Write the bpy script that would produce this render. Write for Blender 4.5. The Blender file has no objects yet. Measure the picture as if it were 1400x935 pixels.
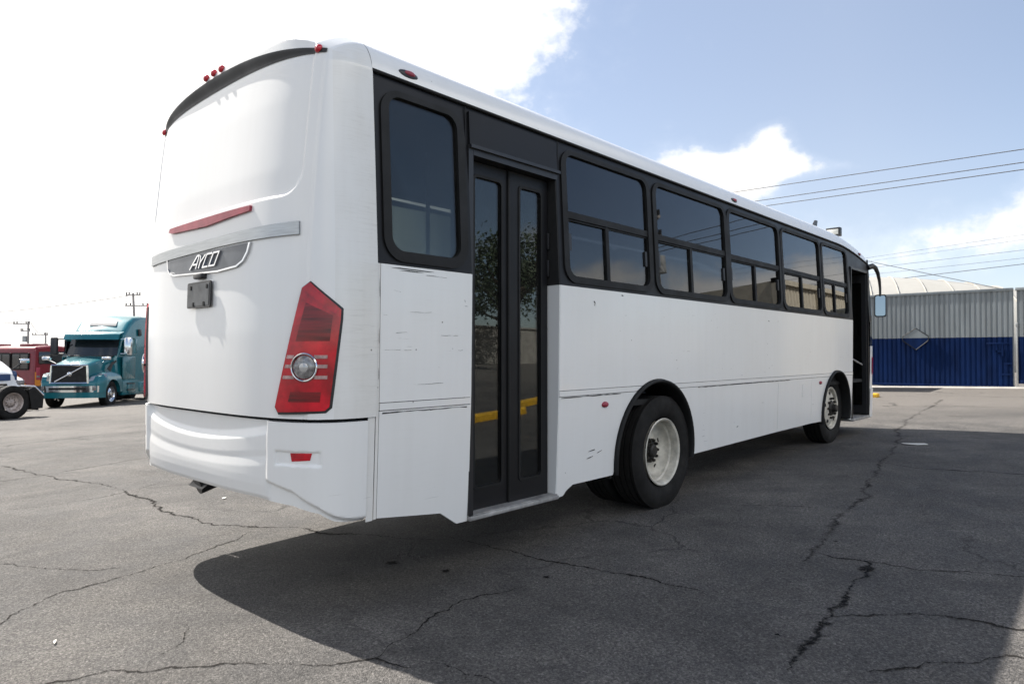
import bpy, bmesh, math, random
import numpy as np
from mathutils import Vector, Matrix
from mathutils.geometry import delaunay_2d_cdt
random.seed(7)
R = math.radians
sc = bpy.context.scene
COL = sc.collection

# ------------------------------------------------------------------ camera, sky, sun, exposure
cam = bpy.data.cameras.new('camera'); co = bpy.data.objects.new('camera', cam); COL.objects.link(co)
F = Vector((0.73792, 0.67467, 0.01720)); RT = Vector((0.67477, -0.73803, -0.00027)); UP = RT.cross(F)
co.matrix_world = Matrix(((RT.x, UP.x, -F.x, -2.257), (RT.y, UP.y, -F.y, -3.081), (RT.z, UP.z, -F.z, 1.38), (0, 0, 0, 1)))
cam.sensor_width = 36; cam.lens = 924.4/1400*36
cam.clip_start = .05; cam.clip_end = 5000
cam.dof.use_dof = True; cam.dof.focus_distance = 5.5; cam.dof.aperture_fstop = 5.0
sc.camera = co

W = bpy.data.worlds.new('World'); sc.world = W; W.use_nodes = True
SUN = Vector((-.095, .90, 1.0)).normalized()
EL = math.asin(SUN.z); ROT = math.atan2(SUN.x, SUN.y)
def build_world():
    nt = W.node_tree; n = nt.nodes; l = nt.links; n.clear()
    def N(t, **k):
        q = n.new(t)
        for a, b in k.items(): setattr(q, a, b)
        return q
    def M(op, a, b=None, c=None):
        q = N('ShaderNodeMath', operation=op)
        for i, v in enumerate((a, b, c)):
            if v is None: continue
            if isinstance(v, (int, float)): q.inputs[i].default_value = v
            else: l.new(v, q.inputs[i])
        return q.outputs[0]
    out = N('ShaderNodeOutputWorld'); sky = N('ShaderNodeTexSky', sky_type='NISHITA')
    sky.sun_disc = False; sky.sun_elevation = EL; sky.sun_rotation = ROT
    sky.air_density = 1.0; sky.dust_density = 1.6; sky.ozone_density = 1.0; sky.altitude = 2200
    bg = N('ShaderNodeBackground'); bg.inputs[1].default_value = 0.067
    tn = N('ShaderNodeMix', data_type='RGBA', blend_type='MULTIPLY'); tn.inputs[0].default_value = 1; tn.inputs[7].default_value = (1.07, 1.03, .99, 1)
    l.new(sky.outputs[0], tn.inputs[6]); l.new(tn.outputs[2], bg.inputs[0])
    tc = N('ShaderNodeTexCoord'); sp = N('ShaderNodeSeparateXYZ'); l.new(tc.outputs['Generated'], sp.inputs[0])
    az = M('MULTIPLY', M('ARCTAN2', sp.outputs[1], sp.outputs[0]), 180/math.pi)
    el = M('MULTIPLY', M('ARCSINE', sp.outputs[2]), 180/math.pi)
    def noise(scale, det, rough, zs=1.0, off=(0, 0, 0)):
        mp = N('ShaderNodeMapping'); mp.inputs['Scale'].default_value = (1, 1, zs); mp.inputs['Location'].default_value = off
        l.new(tc.outputs['Generated'], mp.inputs[0])
        q = N('ShaderNodeTexNoise'); q.inputs['Scale'].default_value = scale; q.inputs['Detail'].default_value = det; q.inputs['Roughness'].default_value = rough
        l.new(mp.outputs[0], q.inputs['Vector']); return q.outputs['Fac']
    nf = noise(21, 9, .60, 1.35); nb = noise(2.6, 6, .55, 2.2, (3.1, 1.7, .4))
    def blob(a, e, sa, se, amp):
        d = M('ADD', M('POWER', M('ABSOLUTE', M('DIVIDE', M('SUBTRACT', az, a), sa)), 2.0), M('POWER', M('ABSOLUTE', M('DIVIDE', M('SUBTRACT', el, e), se)), 2.0))
        return M('MULTIPLY', M('POWER', 2.718, M('MULTIPLY', d, -1)), amp)
    tot = None
    for b in ((90, 24, 34, 30, 2.6), (50, 33, 13, 8.5, 1.7), (66, 6, 19, 16, 1.3), (-85, 37, 75, 9, 1.6), (178, 22, 45, 20, 1.1), (-140, 20, 30, 16, .8), (-35, 9.0, 7, 2.2, 1.05), (-25, 7.0, 4, 2.0, .95), (-17.5, 7.5, 4.5, 2.0, 1.0), (-50, 9, 9, 2, .4),  # the large out-of-frame banks are added to brighten the shaded bus faces
              (24.5, 14.2, 4.2, 2.1, 1.05), (28.5, 13.0, 4.5, 3.2, 1.0), (21.2, 16.5, 1.7, 1.6, .95), (19.6, 14.2, 2.3, 1.2, .75),
              (16.4, 14.1, 1.3, .5, .5), (4.3, 11.8, 1.6, 2.4, .85), (6, 8.4, 7, 2.0, .66), (15, 7.0, 13, 2.6, .58), (22, 10, 9, 2.5, .35),
              (44, 15, 7, 8, .22), (-75, 10, 20, 6, .2)):
        v = blob(*b); tot = v if tot is None else M('ADD', tot, v)
    val = M('ADD', tot, M('ADD', M('MULTIPLY', M('SUBTRACT', nf, .5), 1.1), M('MULTIPLY', M('SUBTRACT', nb, .52), .9)))
    mr = N('ShaderNodeMapRange', interpolation_type='SMOOTHSTEP'); mr.inputs[1].default_value = .26; mr.inputs[2].default_value = 1.0
    l.new(val, mr.inputs[0])
    # veil of haze close to the horizon
    hz = M('ADD', M('MULTIPLY', M('POWER', 2.718, M('MULTIPLY', M('ABSOLUTE', el), -.11)), .56), M('MULTIPLY', M('POWER', 2.718, M('MULTIPLY', M('ABSOLUTE', el), -.022)), .40))
    hz = M('MULTIPLY', hz, M('MINIMUM', 1.0, M('MAXIMUM', .22, M('ADD', .62, M('MULTIPLY', sp.outputs[1], 1.5)))))     # the air is brighter on the sun's side
    fac = M('MAXIMUM', mr.outputs[0], hz)
    # clouds: white, a little greyer and violet where they thin out low down
    cl = N('ShaderNodeValToRGB'); cl.color_ramp.elements[0].position = .2; cl.color_ramp.elements[0].color = (.76, .79, .83, 1)
    cl.color_ramp.elements[1].position = 1.15 if False else 1.0; cl.color_ramp.elements[1].color = (1, .97, .93, 1)
    l.new(M('MULTIPLY', val, .8), cl.inputs[0])
    bc = N('ShaderNodeBackground'); l.new(cl.outputs[0], bc.inputs[0])
    glow = blob(92, 40, 44, 36, .18)
    l.new(M('MULTIPLY', .735, M('ADD', M('ADD', .50, M('MULTIPLY', mr.outputs[0], .12)), M('ADD', glow, M('ADD', blob(-88, 37, 85, 13, 1.0), blob(178, 22, 55, 22, .12))))), bc.inputs[1])  # extra strength for the added unseen clouds that fill the shade
    mx = N('ShaderNodeMixShader'); l.new(fac, mx.inputs[0]); l.new(bg.outputs[0], mx.inputs[1]); l.new(bc.outputs[0], mx.inputs[2])
    l.new(mx.outputs[0], out.inputs[0])
build_world()
sl = bpy.data.lights.new('sun', 'SUN'); sl.energy = 3.7; sl.angle = R(.55); sl.color = (1, .95, .88)
so = bpy.data.objects.new('sun', sl); COL.objects.link(so); so.rotation_euler = (-SUN).to_track_quat('-Z', 'Y').to_euler(); so.location = SUN*60
vs = sc.view_settings; vs.view_transform = 'Standard'; vs.look = 'None'; vs.gamma = 1; vs.use_curve_mapping = False; vs.exposure = 1.53
sc.cycles.max_bounces = 8; sc.cycles.transparent_max_bounces = 12; sc.cycles.caustics_reflective = False; sc.cycles.caustics_refractive = False

# ------------------------------------------------------------------ materials
def new_mat(name):
    m = bpy.data.materials.new(name); m.use_nodes = True; nt = m.node_tree
    return m, nt, nt.nodes, nt.links, nt.nodes['Principled BSDF']
def tex(nt, kind, scale, vec=None, **k):
    q = nt.nodes.new(kind)
    q.inputs['Scale'].default_value = scale
    for a, b in k.items():
        if a in q.inputs: q.inputs[a].default_value = b
        else: setattr(q, a, b)
    if vec is not None: nt.links.new(vec, q.inputs['Vector'])
    return q
def mapping(nt, scale=(1, 1, 1), loc=(0, 0, 0), rot=(0, 0, 0), coord='Object'):
    tc = nt.nodes.new('ShaderNodeTexCoord'); mp = nt.nodes.new('ShaderNodeMapping')
    mp.inputs['Scale'].default_value = scale; mp.inputs['Location'].default_value = loc; mp.inputs['Rotation'].default_value = rot
    nt.links.new(tc.outputs[coord], mp.inputs[0]); return mp.outputs[0]
def ramp(nt, fac, stops):
    q = nt.nodes.new('ShaderNodeValToRGB'); e = q.color_ramp.elements
    while len(e) < len(stops): e.new(.5)
    for i, (p, c) in enumerate(stops):
        e[i].position = p; e[i].color = (c, c, c, 1) if isinstance(c, (int, float)) else (*c, 1)
    nt.links.new(fac, q.inputs[0]); return q.outputs[0]
def mixc(nt, fac, a, b, mode='MIX'):
    q = nt.nodes.new('ShaderNodeMix'); q.data_type = 'RGBA'; q.blend_type = mode
    for s, v in ((q.inputs[0], fac), (q.inputs[6], a), (q.inputs[7], b)):
        if isinstance(v, (int, float)): s.default_value = v if s.type == 'VALUE' else (v, v, v, 1)
        elif isinstance(v, tuple): s.default_value = (*v, 1)
        else: nt.links.new(v, s)
    return q.outputs[2]
def math_(nt, op, a, b=0.0):
    q = nt.nodes.new('ShaderNodeMath'); q.operation = op
    for i, v in enumerate((a, b)):
        if isinstance(v, (int, float)): q.inputs[i].default_value = v
        else: nt.links.new(v, q.inputs[i])
    return q.outputs[0]
def bump(nt, bsdf, h, strength, dist=.01):
    b = nt.nodes.new('ShaderNodeBump'); b.inputs['Strength'].default_value = strength; b.inputs['Distance'].default_value = dist
    nt.links.new(h, b.inputs['Height']); nt.links.new(b.outputs[0], bsdf.inputs['Normal']); return b

def simple(name, col, rough=.5, metal=0, coat=0, var=.12, scale=6, bmp=0, bscale=40, stretch=(1, 1, 1), spec=.5):
    m, nt, n, l, b = new_mat(name); b.inputs['Specular IOR Level'].default_value = spec
    v = mapping(nt, stretch); t = tex(nt, 'ShaderNodeTexNoise', scale, v, Detail=5, Roughness=.6)
    c2 = tuple(max(0, x*(1-var*1.6)) for x in col); c1 = tuple(min(1, x*(1+var)) for x in col)
    l.new(ramp(nt, t.outputs['Fac'], [(.3, c2), (.7, c1)]), b.inputs['Base Color'])
    l.new(ramp(nt, t.outputs['Fac'], [(.3, min(1, rough*1.15)), (.7, rough*.9)]), b.inputs['Roughness'])
    b.inputs['Metallic'].default_value = metal; b.inputs['Coat Weight'].default_value = coat; b.inputs['Coat Roughness'].default_value = .06
    if bmp:
        t2 = tex(nt, 'ShaderNodeTexNoise', bscale, v, Detail=4); bump(nt, b, t2.outputs['Fac'], bmp, .004)
    return m

def paint_white(name, dirt=.0, scratches=0., col=(.80, .80, .79), rough=.24):
    m, nt, n, l, b = new_mat(name)
    v = mapping(nt)
    big = tex(nt, 'ShaderNodeTexNoise', 1.1, v, Detail=3, Roughness=.5)
    c = mixc(nt, ramp(nt, big.outputs['Fac'], [(.3, 0.), (.8, .30)]), col, (.75, .74, .71))
    # dust thrown up along the bottom edge and rain streaks running down
    vs_ = mapping(nt, (9, 9, .5)); st = tex(nt, 'ShaderNodeTexNoise', 1.6, vs_, Detail=2)
    c = mixc(nt, math_(nt, 'MULTIPLY', ramp(nt, st.outputs['Fac'], [(.40, 0.), (.85, 1.)]), .07+dirt*.35), c, (.58, .56, .52))
    if dirt:
        vh = mapping(nt, (3.0, 3.0, 52)); hs = tex(nt, 'ShaderNodeTexNoise', 1.7, vh, Detail=8, Roughness=.8, Distortion=.6)
        sx = n.new('ShaderNodeSeparateXYZ'); l.new(v, sx.inputs[0])
        mk = ramp(nt, math_(nt, 'MULTIPLY', math_(nt, 'ADD', sx.outputs[0], 5.24), 4.0), [(.0, 0.), (1., 1.)])
        soil = tex(nt, 'ShaderNodeTexNoise', 3.2, mapping(nt, (1, 1, .6), (2, 5, 1)), Detail=6, Roughness=.6)
        c = mixc(nt, math_(nt, 'MULTIPLY', math_(nt, 'MULTIPLY', ramp(nt, soil.outputs['Fac'], [(.25, .25), (.75, 1.)]), mk), dirt), c, (.63, .60, .53))
        f = math_(nt, 'MULTIPLY', math_(nt, 'MULTIPLY', ramp(nt, hs.outputs['Fac'], [(.50, 0.), (.80, 1.)]), math_(nt, 'MULTIPLY', mk, ramp(nt, soil.outputs['Fac'], [(.40, .15), (.60, 1.)]))), dirt)
        c = mixc(nt, f, c, (.36, .34, .30))
    if scratches:
        # sparse short dark scrapes, drawn out along the length of the body
        vx = mapping(nt, (3.2, 3.2, 60)); s1 = tex(nt, 'ShaderNodeTexNoise', 1.5, vx, Detail=3, Roughness=.6)
        vy = mapping(nt, (4, 4, 4), (7, 3, 1)); s2 = tex(nt, 'ShaderNodeTexNoise', .55, vy, Detail=3)
        f = math_(nt, 'MULTIPLY', ramp(nt, s1.outputs['Fac'], [(.69, 0.), (.715, 1.)]), ramp(nt, s2.outputs['Fac'], [(.5, 0.), (.6, 1.)]))
        c = mixc(nt, math_(nt, 'MULTIPLY', f, scratches), c, (.06, .055, .05))
        sp = tex(nt, 'ShaderNodeTexVoronoi', 9, v)
        f2 = math_(nt, 'MULTIPLY', ramp(nt, sp.outputs['Distance'], [(.035, 1.), (.06, 0.)]), ramp(nt, s2.outputs['Fac'], [(.5, 0.), (.58, 1.)]))
        c = mixc(nt, math_(nt, 'MULTIPLY', f2, .8), c, (.08, .07, .06))
    l.new(c, b.inputs['Base Color'])
    b.inputs['Roughness'].default_value = rough
    b.inputs['Coat Weight'].default_value = .2; b.inputs['Coat Roughness'].default_value = .06
    wv = tex(nt, 'ShaderNodeTexNoise', 2.3, v, Detail=1); bump(nt, b, wv.outputs['Fac'], .05, .03)
    return m

def glass_mat(name, tint, amount=.78, dust=1.0):
    m, nt, n, l, b = new_mat(name); n.remove(b)
    out = n['Material Output']
    tr = n.new('ShaderNodeBsdfTransparent'); tr.inputs[0].default_value = (*tint, 1)
    df = n.new('ShaderNodeBsdfDiffuse'); df.inputs[0].default_value = (.25, .24, .22, 1)
    v = mapping(nt); t = tex(nt, 'ShaderNodeTexNoise', 3, v, Detail=5)
    m0 = n.new('ShaderNodeMixShader'); l.new(ramp(nt, t.outputs['Fac'], [(.35, .010*dust), (.8, .030*dust)]), m0.inputs[0]); l.new(tr.outputs[0], m0.inputs[1]); l.new(df.outputs[0], m0.inputs[2])
    gl = n.new('ShaderNodeBsdfGlossy'); gl.inputs['Roughness'].default_value = 0.0
    w = tex(nt, 'ShaderNodeTexNoise', 1.1, v, Detail=0)
    bp = n.new('ShaderNodeBump'); bp.inputs['Strength'].default_value = .16; bp.inputs['Distance'].default_value = .01; l.new(w.outputs['Fac'], bp.inputs['Height'])
    l.new(bp.outputs[0], gl.inputs['Normal'])
    fr = n.new('ShaderNodeFresnel'); fr.inputs[0].default_value = 1.5
    two = math_(nt, 'MULTIPLY', math_(nt, 'DIVIDE', math_(nt, 'MULTIPLY', fr.outputs[0], 2.), math_(nt, 'ADD', fr.outputs[0], 1.)), amount)
    mx = n.new('ShaderNodeMixShader'); l.new(two, mx.inputs[0]); l.new(m0.outputs[0], mx.inputs[1]); l.new(gl.outputs[0], mx.inputs[2])
    l.new(mx.outputs[0], out.inputs[0]); return m

def asphalt():
    m, nt, n, l, b = new_mat('asphalt')
    v = mapping(nt)
    a = tex(nt, 'ShaderNodeTexNoise', .35, v, Detail=7, Roughness=.62)
    d = tex(nt, 'ShaderNodeTexNoise', 2.1, v, Detail=8, Roughness=.68)
    g = tex(nt, 'ShaderNodeTexVoronoi', 125, v)          # aggregate
    g2 = tex(nt, 'ShaderNodeTexNoise', 260, v, Detail=2)
    c = mixc(nt, ramp(nt, a.outputs['Fac'], [(.36, 0.), (.64, 1.)]), (.094, .088, .082), (.150, .140, .129))
    c = mixc(nt, ramp(nt, d.outputs['Fac'], [(.34, .80), (.60, 0.)]), c, (.068, .065, .063))
    md = tex(nt, 'ShaderNodeTexNoise', .9, mapping(nt, (1, 1, 1), (11, 3, 0), (0, 0, .6)), Detail=9, Roughness=.7, Distortion=1.2)
    c = mixc(nt, .8, c, ramp(nt, md.outputs['Fac'], [(.33, .70), (.5, 1.0), (.66, 1.22)]), 'MULTIPLY')
    st = ramp(nt, g.outputs['Color'], [(.0, .28), (.35, .75), (.75, 1.15), (.95, 1.7), (1., 2.8)])
    c = mixc(nt, .85, c, st, 'MULTIPLY')
    gm = tex(nt, 'ShaderNodeTexNoise', 62, v, Detail=4, Roughness=.8)
    c = mixc(nt, .75, c, ramp(nt, gm.outputs['Fac'], [(.34, .36), (.5, .95), (.66, 1.75)]), 'MULTIPLY')
    pit = tex(nt, 'ShaderNodeTexNoise', 26, mapping(nt, (1, 1, 1), (5, 2, 0)), Detail=6, Roughness=.8)
    c = mixc(nt, ramp(nt, pit.outputs['Fac'], [(.62, 0.), (.70, .8)]), c, (.03, .029, .028))
    c = mixc(nt, .35, c, ramp(nt, g2.outputs['Fac'], [(.3, .45), (.7, 1.6)]), 'MULTIPLY')
    # far yard colour lightened, standing in for its brighter look at grazing angles
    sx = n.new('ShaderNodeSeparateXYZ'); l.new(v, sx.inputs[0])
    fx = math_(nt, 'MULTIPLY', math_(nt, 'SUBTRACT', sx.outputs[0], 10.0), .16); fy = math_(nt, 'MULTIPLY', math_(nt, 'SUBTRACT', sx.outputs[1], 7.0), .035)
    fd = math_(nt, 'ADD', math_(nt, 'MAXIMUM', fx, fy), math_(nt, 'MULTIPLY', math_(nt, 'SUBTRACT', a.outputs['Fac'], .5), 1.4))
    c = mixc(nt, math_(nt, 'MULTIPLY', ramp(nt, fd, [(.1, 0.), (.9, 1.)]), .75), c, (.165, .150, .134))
    # hairline crack network, wandering and broken up
    wv = tex(nt, 'ShaderNodeTexNoise', 1.3, v, Detail=6, Roughness=.7)
    q = n.new('ShaderNodeVectorMath'); q.operation = 'MULTIPLY_ADD'; l.new(wv.outputs['Color'], q.inputs[0]); q.inputs[1].default_value = (.9, .9, 0); l.new(v, q.inputs[2])
    cr = n.new('ShaderNodeTexVoronoi'); cr.feature = 'DISTANCE_TO_EDGE'; cr.inputs['Scale'].default_value = .62; l.new(q.outputs[0], cr.inputs['Vector'])
    cm = tex(nt, 'ShaderNodeTexNoise', .5, mapping(nt, (1, 1, 1), (4, 9, 0)), Detail=3)
    ck = math_(nt, 'MULTIPLY', ramp(nt, cr.outputs['Distance'], [(.002, 1.), (.011, 0.)]), ramp(nt, cm.outputs['Fac'], [(.5, 0.), (.62, 1.)]))
    c = mixc(nt, math_(nt, 'MULTIPLY', ck, .75), c, (.03, .028, .026))
    l.new(c, b.inputs['Base Color'])
    l.new(ramp(nt, d.outputs['Fac'], [(.3, .72), (.7, .92)]), b.inputs['Roughness'])
    b.inputs['Specular IOR Level'].default_value = .35
    h = math_(nt, 'ADD', math_(nt, 'MULTIPLY', g.outputs['Distance'], -.8), math_(nt, 'ADD', math_(nt, 'MULTIPLY', g2.outputs['Fac'], .35), math_(nt, 'MULTIPLY', d.outputs['Fac'], 1.6)))
    h = math_(nt, 'SUBTRACT', h, math_(nt, 'MULTIPLY', ck, 1.2))
    bump(nt, b, math_(nt, 'ADD', h, math_(nt, 'MULTIPLY', gm.outputs['Fac'], 1.2)), .9, .011)
    return m

MW = paint_white('white_paint'); MWS = paint_white('white_paint_scratched', .10, .8); MWD = paint_white('white_paint_grimy', .55, .6, (.80, .80, .79), .24)
MWB = paint_white('white_plastic_bumper', .05, .25, rough=.3)
CHAR = simple('charcoal_paint', (.0085, .0085, .0098), .42, 0, .0, .15, 3, spec=.28)
RUB = simple('rubber', (.009, .009, .009), .6, spec=.3, bmp=.2, bscale=90)
TYRE = simple('tyre_rubber', (.0115, .011, .0105), .75, spec=.25, bmp=.3, bscale=120, var=.3)
BLK = simple('black_void', (.010, .010, .010), .8)
DARKIN = simple('dark_interior', (.035, .034, .033), .8)
FLOORIN = simple('interior_vinyl', (.09, .09, .09), .7)
BLKP = simple('black_plastic', (.018, .018, .02), .38)
ALU = simple('brushed_aluminium', (.36, .38, .395), .32, .85, stretch=(1, 1, 30))
SILL = simple('scuffed_aluminium', (.42, .41, .40), .5, .5, var=.3, scale=9)
CHROME = simple('chrome', (.75, .76, .78), .12, 1)
BADGE = simple('grey_badge_plastic', (.12, .13, .145), .35)
RED = simple('red_lens', (.50, .004, .017), .14, coat=.35, var=.35, scale=7)
REDD = simple('dark_red_lens', (.20, .0015, .006), .2, coat=.3, var=.45, scale=9, stretch=(.3, .3, 6))
REDF = simple('faded_red_lens', (.33, .035, .06), .35, var=.2)
CLEAR = simple('clear_lens', (.26, .25, .25), .15, .3, coat=.3, scale=40, var=.45)
PINKB = simple('clear_red_lens', (.46, .30, .29), .15, .1, coat=.2, var=.3, scale=40)
YEL = simple('yellow_paint', (.75, .42, .02), .5, var=.2, scale=10)
RIMW = simple('cream_wheel_paint', (.56, .53, .46), .5, var=.25, scale=9, bmp=.15)
HUB = simple('oily_hub', (.03, .028, .025), .5, .3, var=.4, scale=14)
GLASS = glass_mat('tinted_window_glass', (.24, .255, .265))
GLASSL = glass_mat('lightly_tinted_glass', (.62, .66, .63))
GLASSD = glass_mat('door_glass', (.36, .39, .385), .6, 1.6)
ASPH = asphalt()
def ragged(name, col, lo, hi, sc_=26, broken=True):
    m, nt, n, l, b = new_mat(name)
    b.inputs['Base Color'].default_value = (*col, 1); b.inputs['Roughness'].default_value = .95; b.inputs['Specular IOR Level'].default_value = .1
    at = n.new('ShaderNodeAttribute'); at.attribute_name = 'edge'
    v = mapping(nt, coord='Object'); q = tex(nt, 'ShaderNodeTexNoise', sc_, v, Detail=8, Roughness=.75); q2 = tex(nt, 'ShaderNodeTexNoise', 2.2, v, Detail=4)
    k = math_(nt, 'ADD', math_(nt, 'SUBTRACT', 1.0, at.outputs['Fac']), math_(nt, 'MULTIPLY', math_(nt, 'SUBTRACT', q.outputs['Fac'], .5), 2.1))
    if broken: k = math_(nt, 'ADD', k, math_(nt, 'MULTIPLY', math_(nt, 'SUBTRACT', q2.outputs['Fac'], .5), 1.3))
    a = ramp(nt, math_(nt, 'MULTIPLY', k, .5), [(lo*.5, 0.), (hi*.5, .88)])
    tr = n.new('ShaderNodeBsdfTransparent'); mx = n.new('ShaderNodeMixShader'); l.new(a, mx.inputs[0]); l.new(tr.outputs[0], mx.inputs[1]); l.new(b.outputs[0], mx.inputs[2])
    l.new(mx.outputs[0], n['Material Output'].inputs[0]); return m
CRACK = simple('crack_dirt', (.022, .020, .018), .95, var=.4, scale=30)
GRIME = simple('scuff_grime', (.16, .15, .14), .8)
CRACKR = ragged('ragged_crack', (.022, .020, .018), .58, .88, 40); CRACKW = ragged('crumbled_crack', (.030, .028, .027), .55, 1.45, 40)
TAR = simple('oil_stained_asphalt', (.020, .019, .019), .7, var=.5, scale=25, bmp=.6, bscale=90)
CONC = simple('concrete', (.36, .34, .31), .85, var=.18, scale=2.5, bmp=.2)

# ------------------------------------------------------------------ mesh helpers
class M:
    def __init__(s): s.v = []; s.f = []
    def add(s, v, f):
        o = len(s.v); s.v += [tuple(p) for p in v]; s.f += [tuple(i+o for i in q) for q in f]; return s
    def bm(s, b, mat=None):
        b.verts.index_update()
        s.add([(mat @ v.co if mat else v.co) for v in b.verts], [[v.index for v in f.verts] for f in b.faces]); b.free(); return s
    def box(s, x0, x1, y0, y1, z0, z1, bev=0, mat=None, seg=2):
        b = bmesh.new(); bmesh.ops.create_cube(b, size=1)
        for v in b.verts: v.co = Vector(((x0+x1)/2+v.co.x*(x1-x0), (y0+y1)/2+v.co.y*(y1-y0), (z0+z1)/2+v.co.z*(z1-z0)))
        if bev: bmesh.ops.bevel(b, geom=b.edges[:], offset=bev, segments=seg, affect='EDGES', profile=.5)
        return s.bm(b, mat)
    def tube(s, pts, r, n=8, caps=True):
        pts = [Vector(p) for p in pts]; rs = r if isinstance(r, (list, tuple)) else [r]*len(pts)
        vs_, fs = [], []; ref = None
        for i, p in enumerate(pts):
            t = (pts[min(i+1, len(pts)-1)]-pts[max(i-1, 0)]).normalized()
            if ref is None: ref = Vector((0, 0, 1)) if abs(t.z) < .9 else Vector((1, 0, 0))
            a = t.cross(ref).normalized(); bb = a.cross(t); ref = bb
            for k in range(n):
                g = 2*math.pi*k/n; vs_.append(p+(a*math.cos(g)+bb*math.sin(g))*rs[i])
        for i in range(len(pts)-1):
            for k in range(n): fs.append((i*n+k, i*n+(k+1) % n, (i+1)*n+(k+1) % n, (i+1)*n+k))
        if caps: fs += [tuple(range(n))[::-1], tuple((len(pts)-1)*n+k for k in range(n))]
        return s.add(vs_, fs)
    def lathe(s, prof, n=48, mat=None, closed=False):   # prof: (radius, axial) round the local Y axis
        vs_, fs = [], []; m = len(prof)
        for k in range(n):
            g = 2*math.pi*k/n
            for r, a in prof: vs_.append(Vector((r*math.cos(g), a, r*math.sin(g))))
        for k in range(n):
            for j in range(m if closed else m-1):
                j2 = (j+1) % m
                fs.append((k*m+j, k*m+j2, ((k+1) % n)*m+j2, ((k+1) % n)*m+j))
        if mat: vs_ = [mat @ v for v in vs_]
        return s.add(vs_, fs)
    def grid(s, P):     # P: rows of points
        h, w = len(P), len(P[0])
        return s.add([p for r_ in P for p in r_], [(i*w+j, i*w+j+1, (i+1)*w+j+1, (i+1)*w+j) for i in range(h-1) for j in range(w-1)])
    def prism(s, poly, d, mat=None):     # poly: 3-D points of a flat outline, d: thickness vector
        n = len(poly); d = Vector(d); a = [Vector(p) for p in poly]; v = a+[p+d for p in a]
        if mat: v = [mat @ p for p in v]
        return s.add(v, [tuple(range(n)), tuple(range(2*n-1, n-1, -1))]+[(i, (i+1) % n, n+(i+1) % n, n+i) for i in range(n)])
    def loft(s, rings, caps=True, closed=True):
        n = len(rings[0]); fs = []
        for i in range(len(rings)-1):
            for k in range(n if closed else n-1): fs.append((i*n+k, i*n+(k+1) % n, (i+1)*n+(k+1) % n, (i+1)*n+k))
        if caps: fs += [tuple(range(n))[::-1], tuple((len(rings)-1)*n+k for k in range(n))]
        return s.add([p for r_ in rings for p in r_], fs)
def off_of(parent):
    o = Vector((0, 0, 0))
    while parent is not None: o += Vector(parent.get('_b', (0, 0, 0))); parent = parent.parent
    return o
def obj(name, m, mat, parent=None, smooth=32, world=False, loc=None):
    """link the collected shape as one mesh object; world=True: vertices were given in world space"""
    me = bpy.data.meshes.new(name); o = bpy.data.objects.new(name, me)
    v = m.v
    if world and parent is not None:
        d = Vector(ROOTS[top_of(parent).name]); v = [tuple(Vector(p)-d) for p in v]
    if loc is not None: v = [tuple(Vector(p)-Vector(loc)) for p in v]; o.location = loc
    me.from_pydata(v, [], m.f)
    b = bmesh.new(); b.from_mesh(me); bmesh.ops.recalc_face_normals(b, faces=b.faces[:]); b.to_mesh(me); b.free()
    me.materials.append(mat)
    if smooth: me.shade_smooth(); me.set_sharp_from_angle(angle=R(smooth))
    COL.objects.link(o)
    if parent is not None: o.parent = parent
    return o
ROOTS = {}
def top_of(o):
    while o.parent is not None: o = o.parent
    return o
def tag(o, label=None, cat=None, group=None, kind=None):
    for k, v in (('label', label), ('category', cat), ('group', group), ('kind', kind)):
        if v: o[k] = v
    return o
def thing(name, label, cat, loc=(0, 0, 0), rz=0, group=None):
    o = bpy.data.objects.new(name, None); COL.objects.link(o); o.empty_display_size = .2
    o.location = loc; o.rotation_euler = (0, 0, rz); ROOTS[o.name] = tuple(loc); return tag(o, label, cat, group)

# ------------------------------------------------------------------ ground
def gz(x, y):
    p = .02*(x-3.2)-.03*y
    return .8*math.tanh(p/.8) if p > 0 else 3*math.tanh(p/3)
def sheet(x0, x1, y0, y1, nx, ny, lift): return M().grid([[(x0+(x1-x0)*i/nx, y0+(y1-y0)*j/ny, gz(x0+(x1-x0)*i/nx, y0+(y1-y0)*j/ny)+lift) for i in range(nx+1)] for j in range(ny+1)])
def axis():
    a = [0.]; st = .6
    while a[-1] < 1500: a.append(a[-1]+st); st *= 1.09
    return [-q for q in a[:0:-1]]+a
ax = axis()
m = M().grid([[(x+5, y+3, gz(x+5, y+3)) for x in ax] for y in ax])
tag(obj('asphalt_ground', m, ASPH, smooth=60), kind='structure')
m = sheet(21.9, 23.4, -14, 12, 4, 30, .004); tag(obj('concrete_apron', m, CONC), kind='structure')

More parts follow.
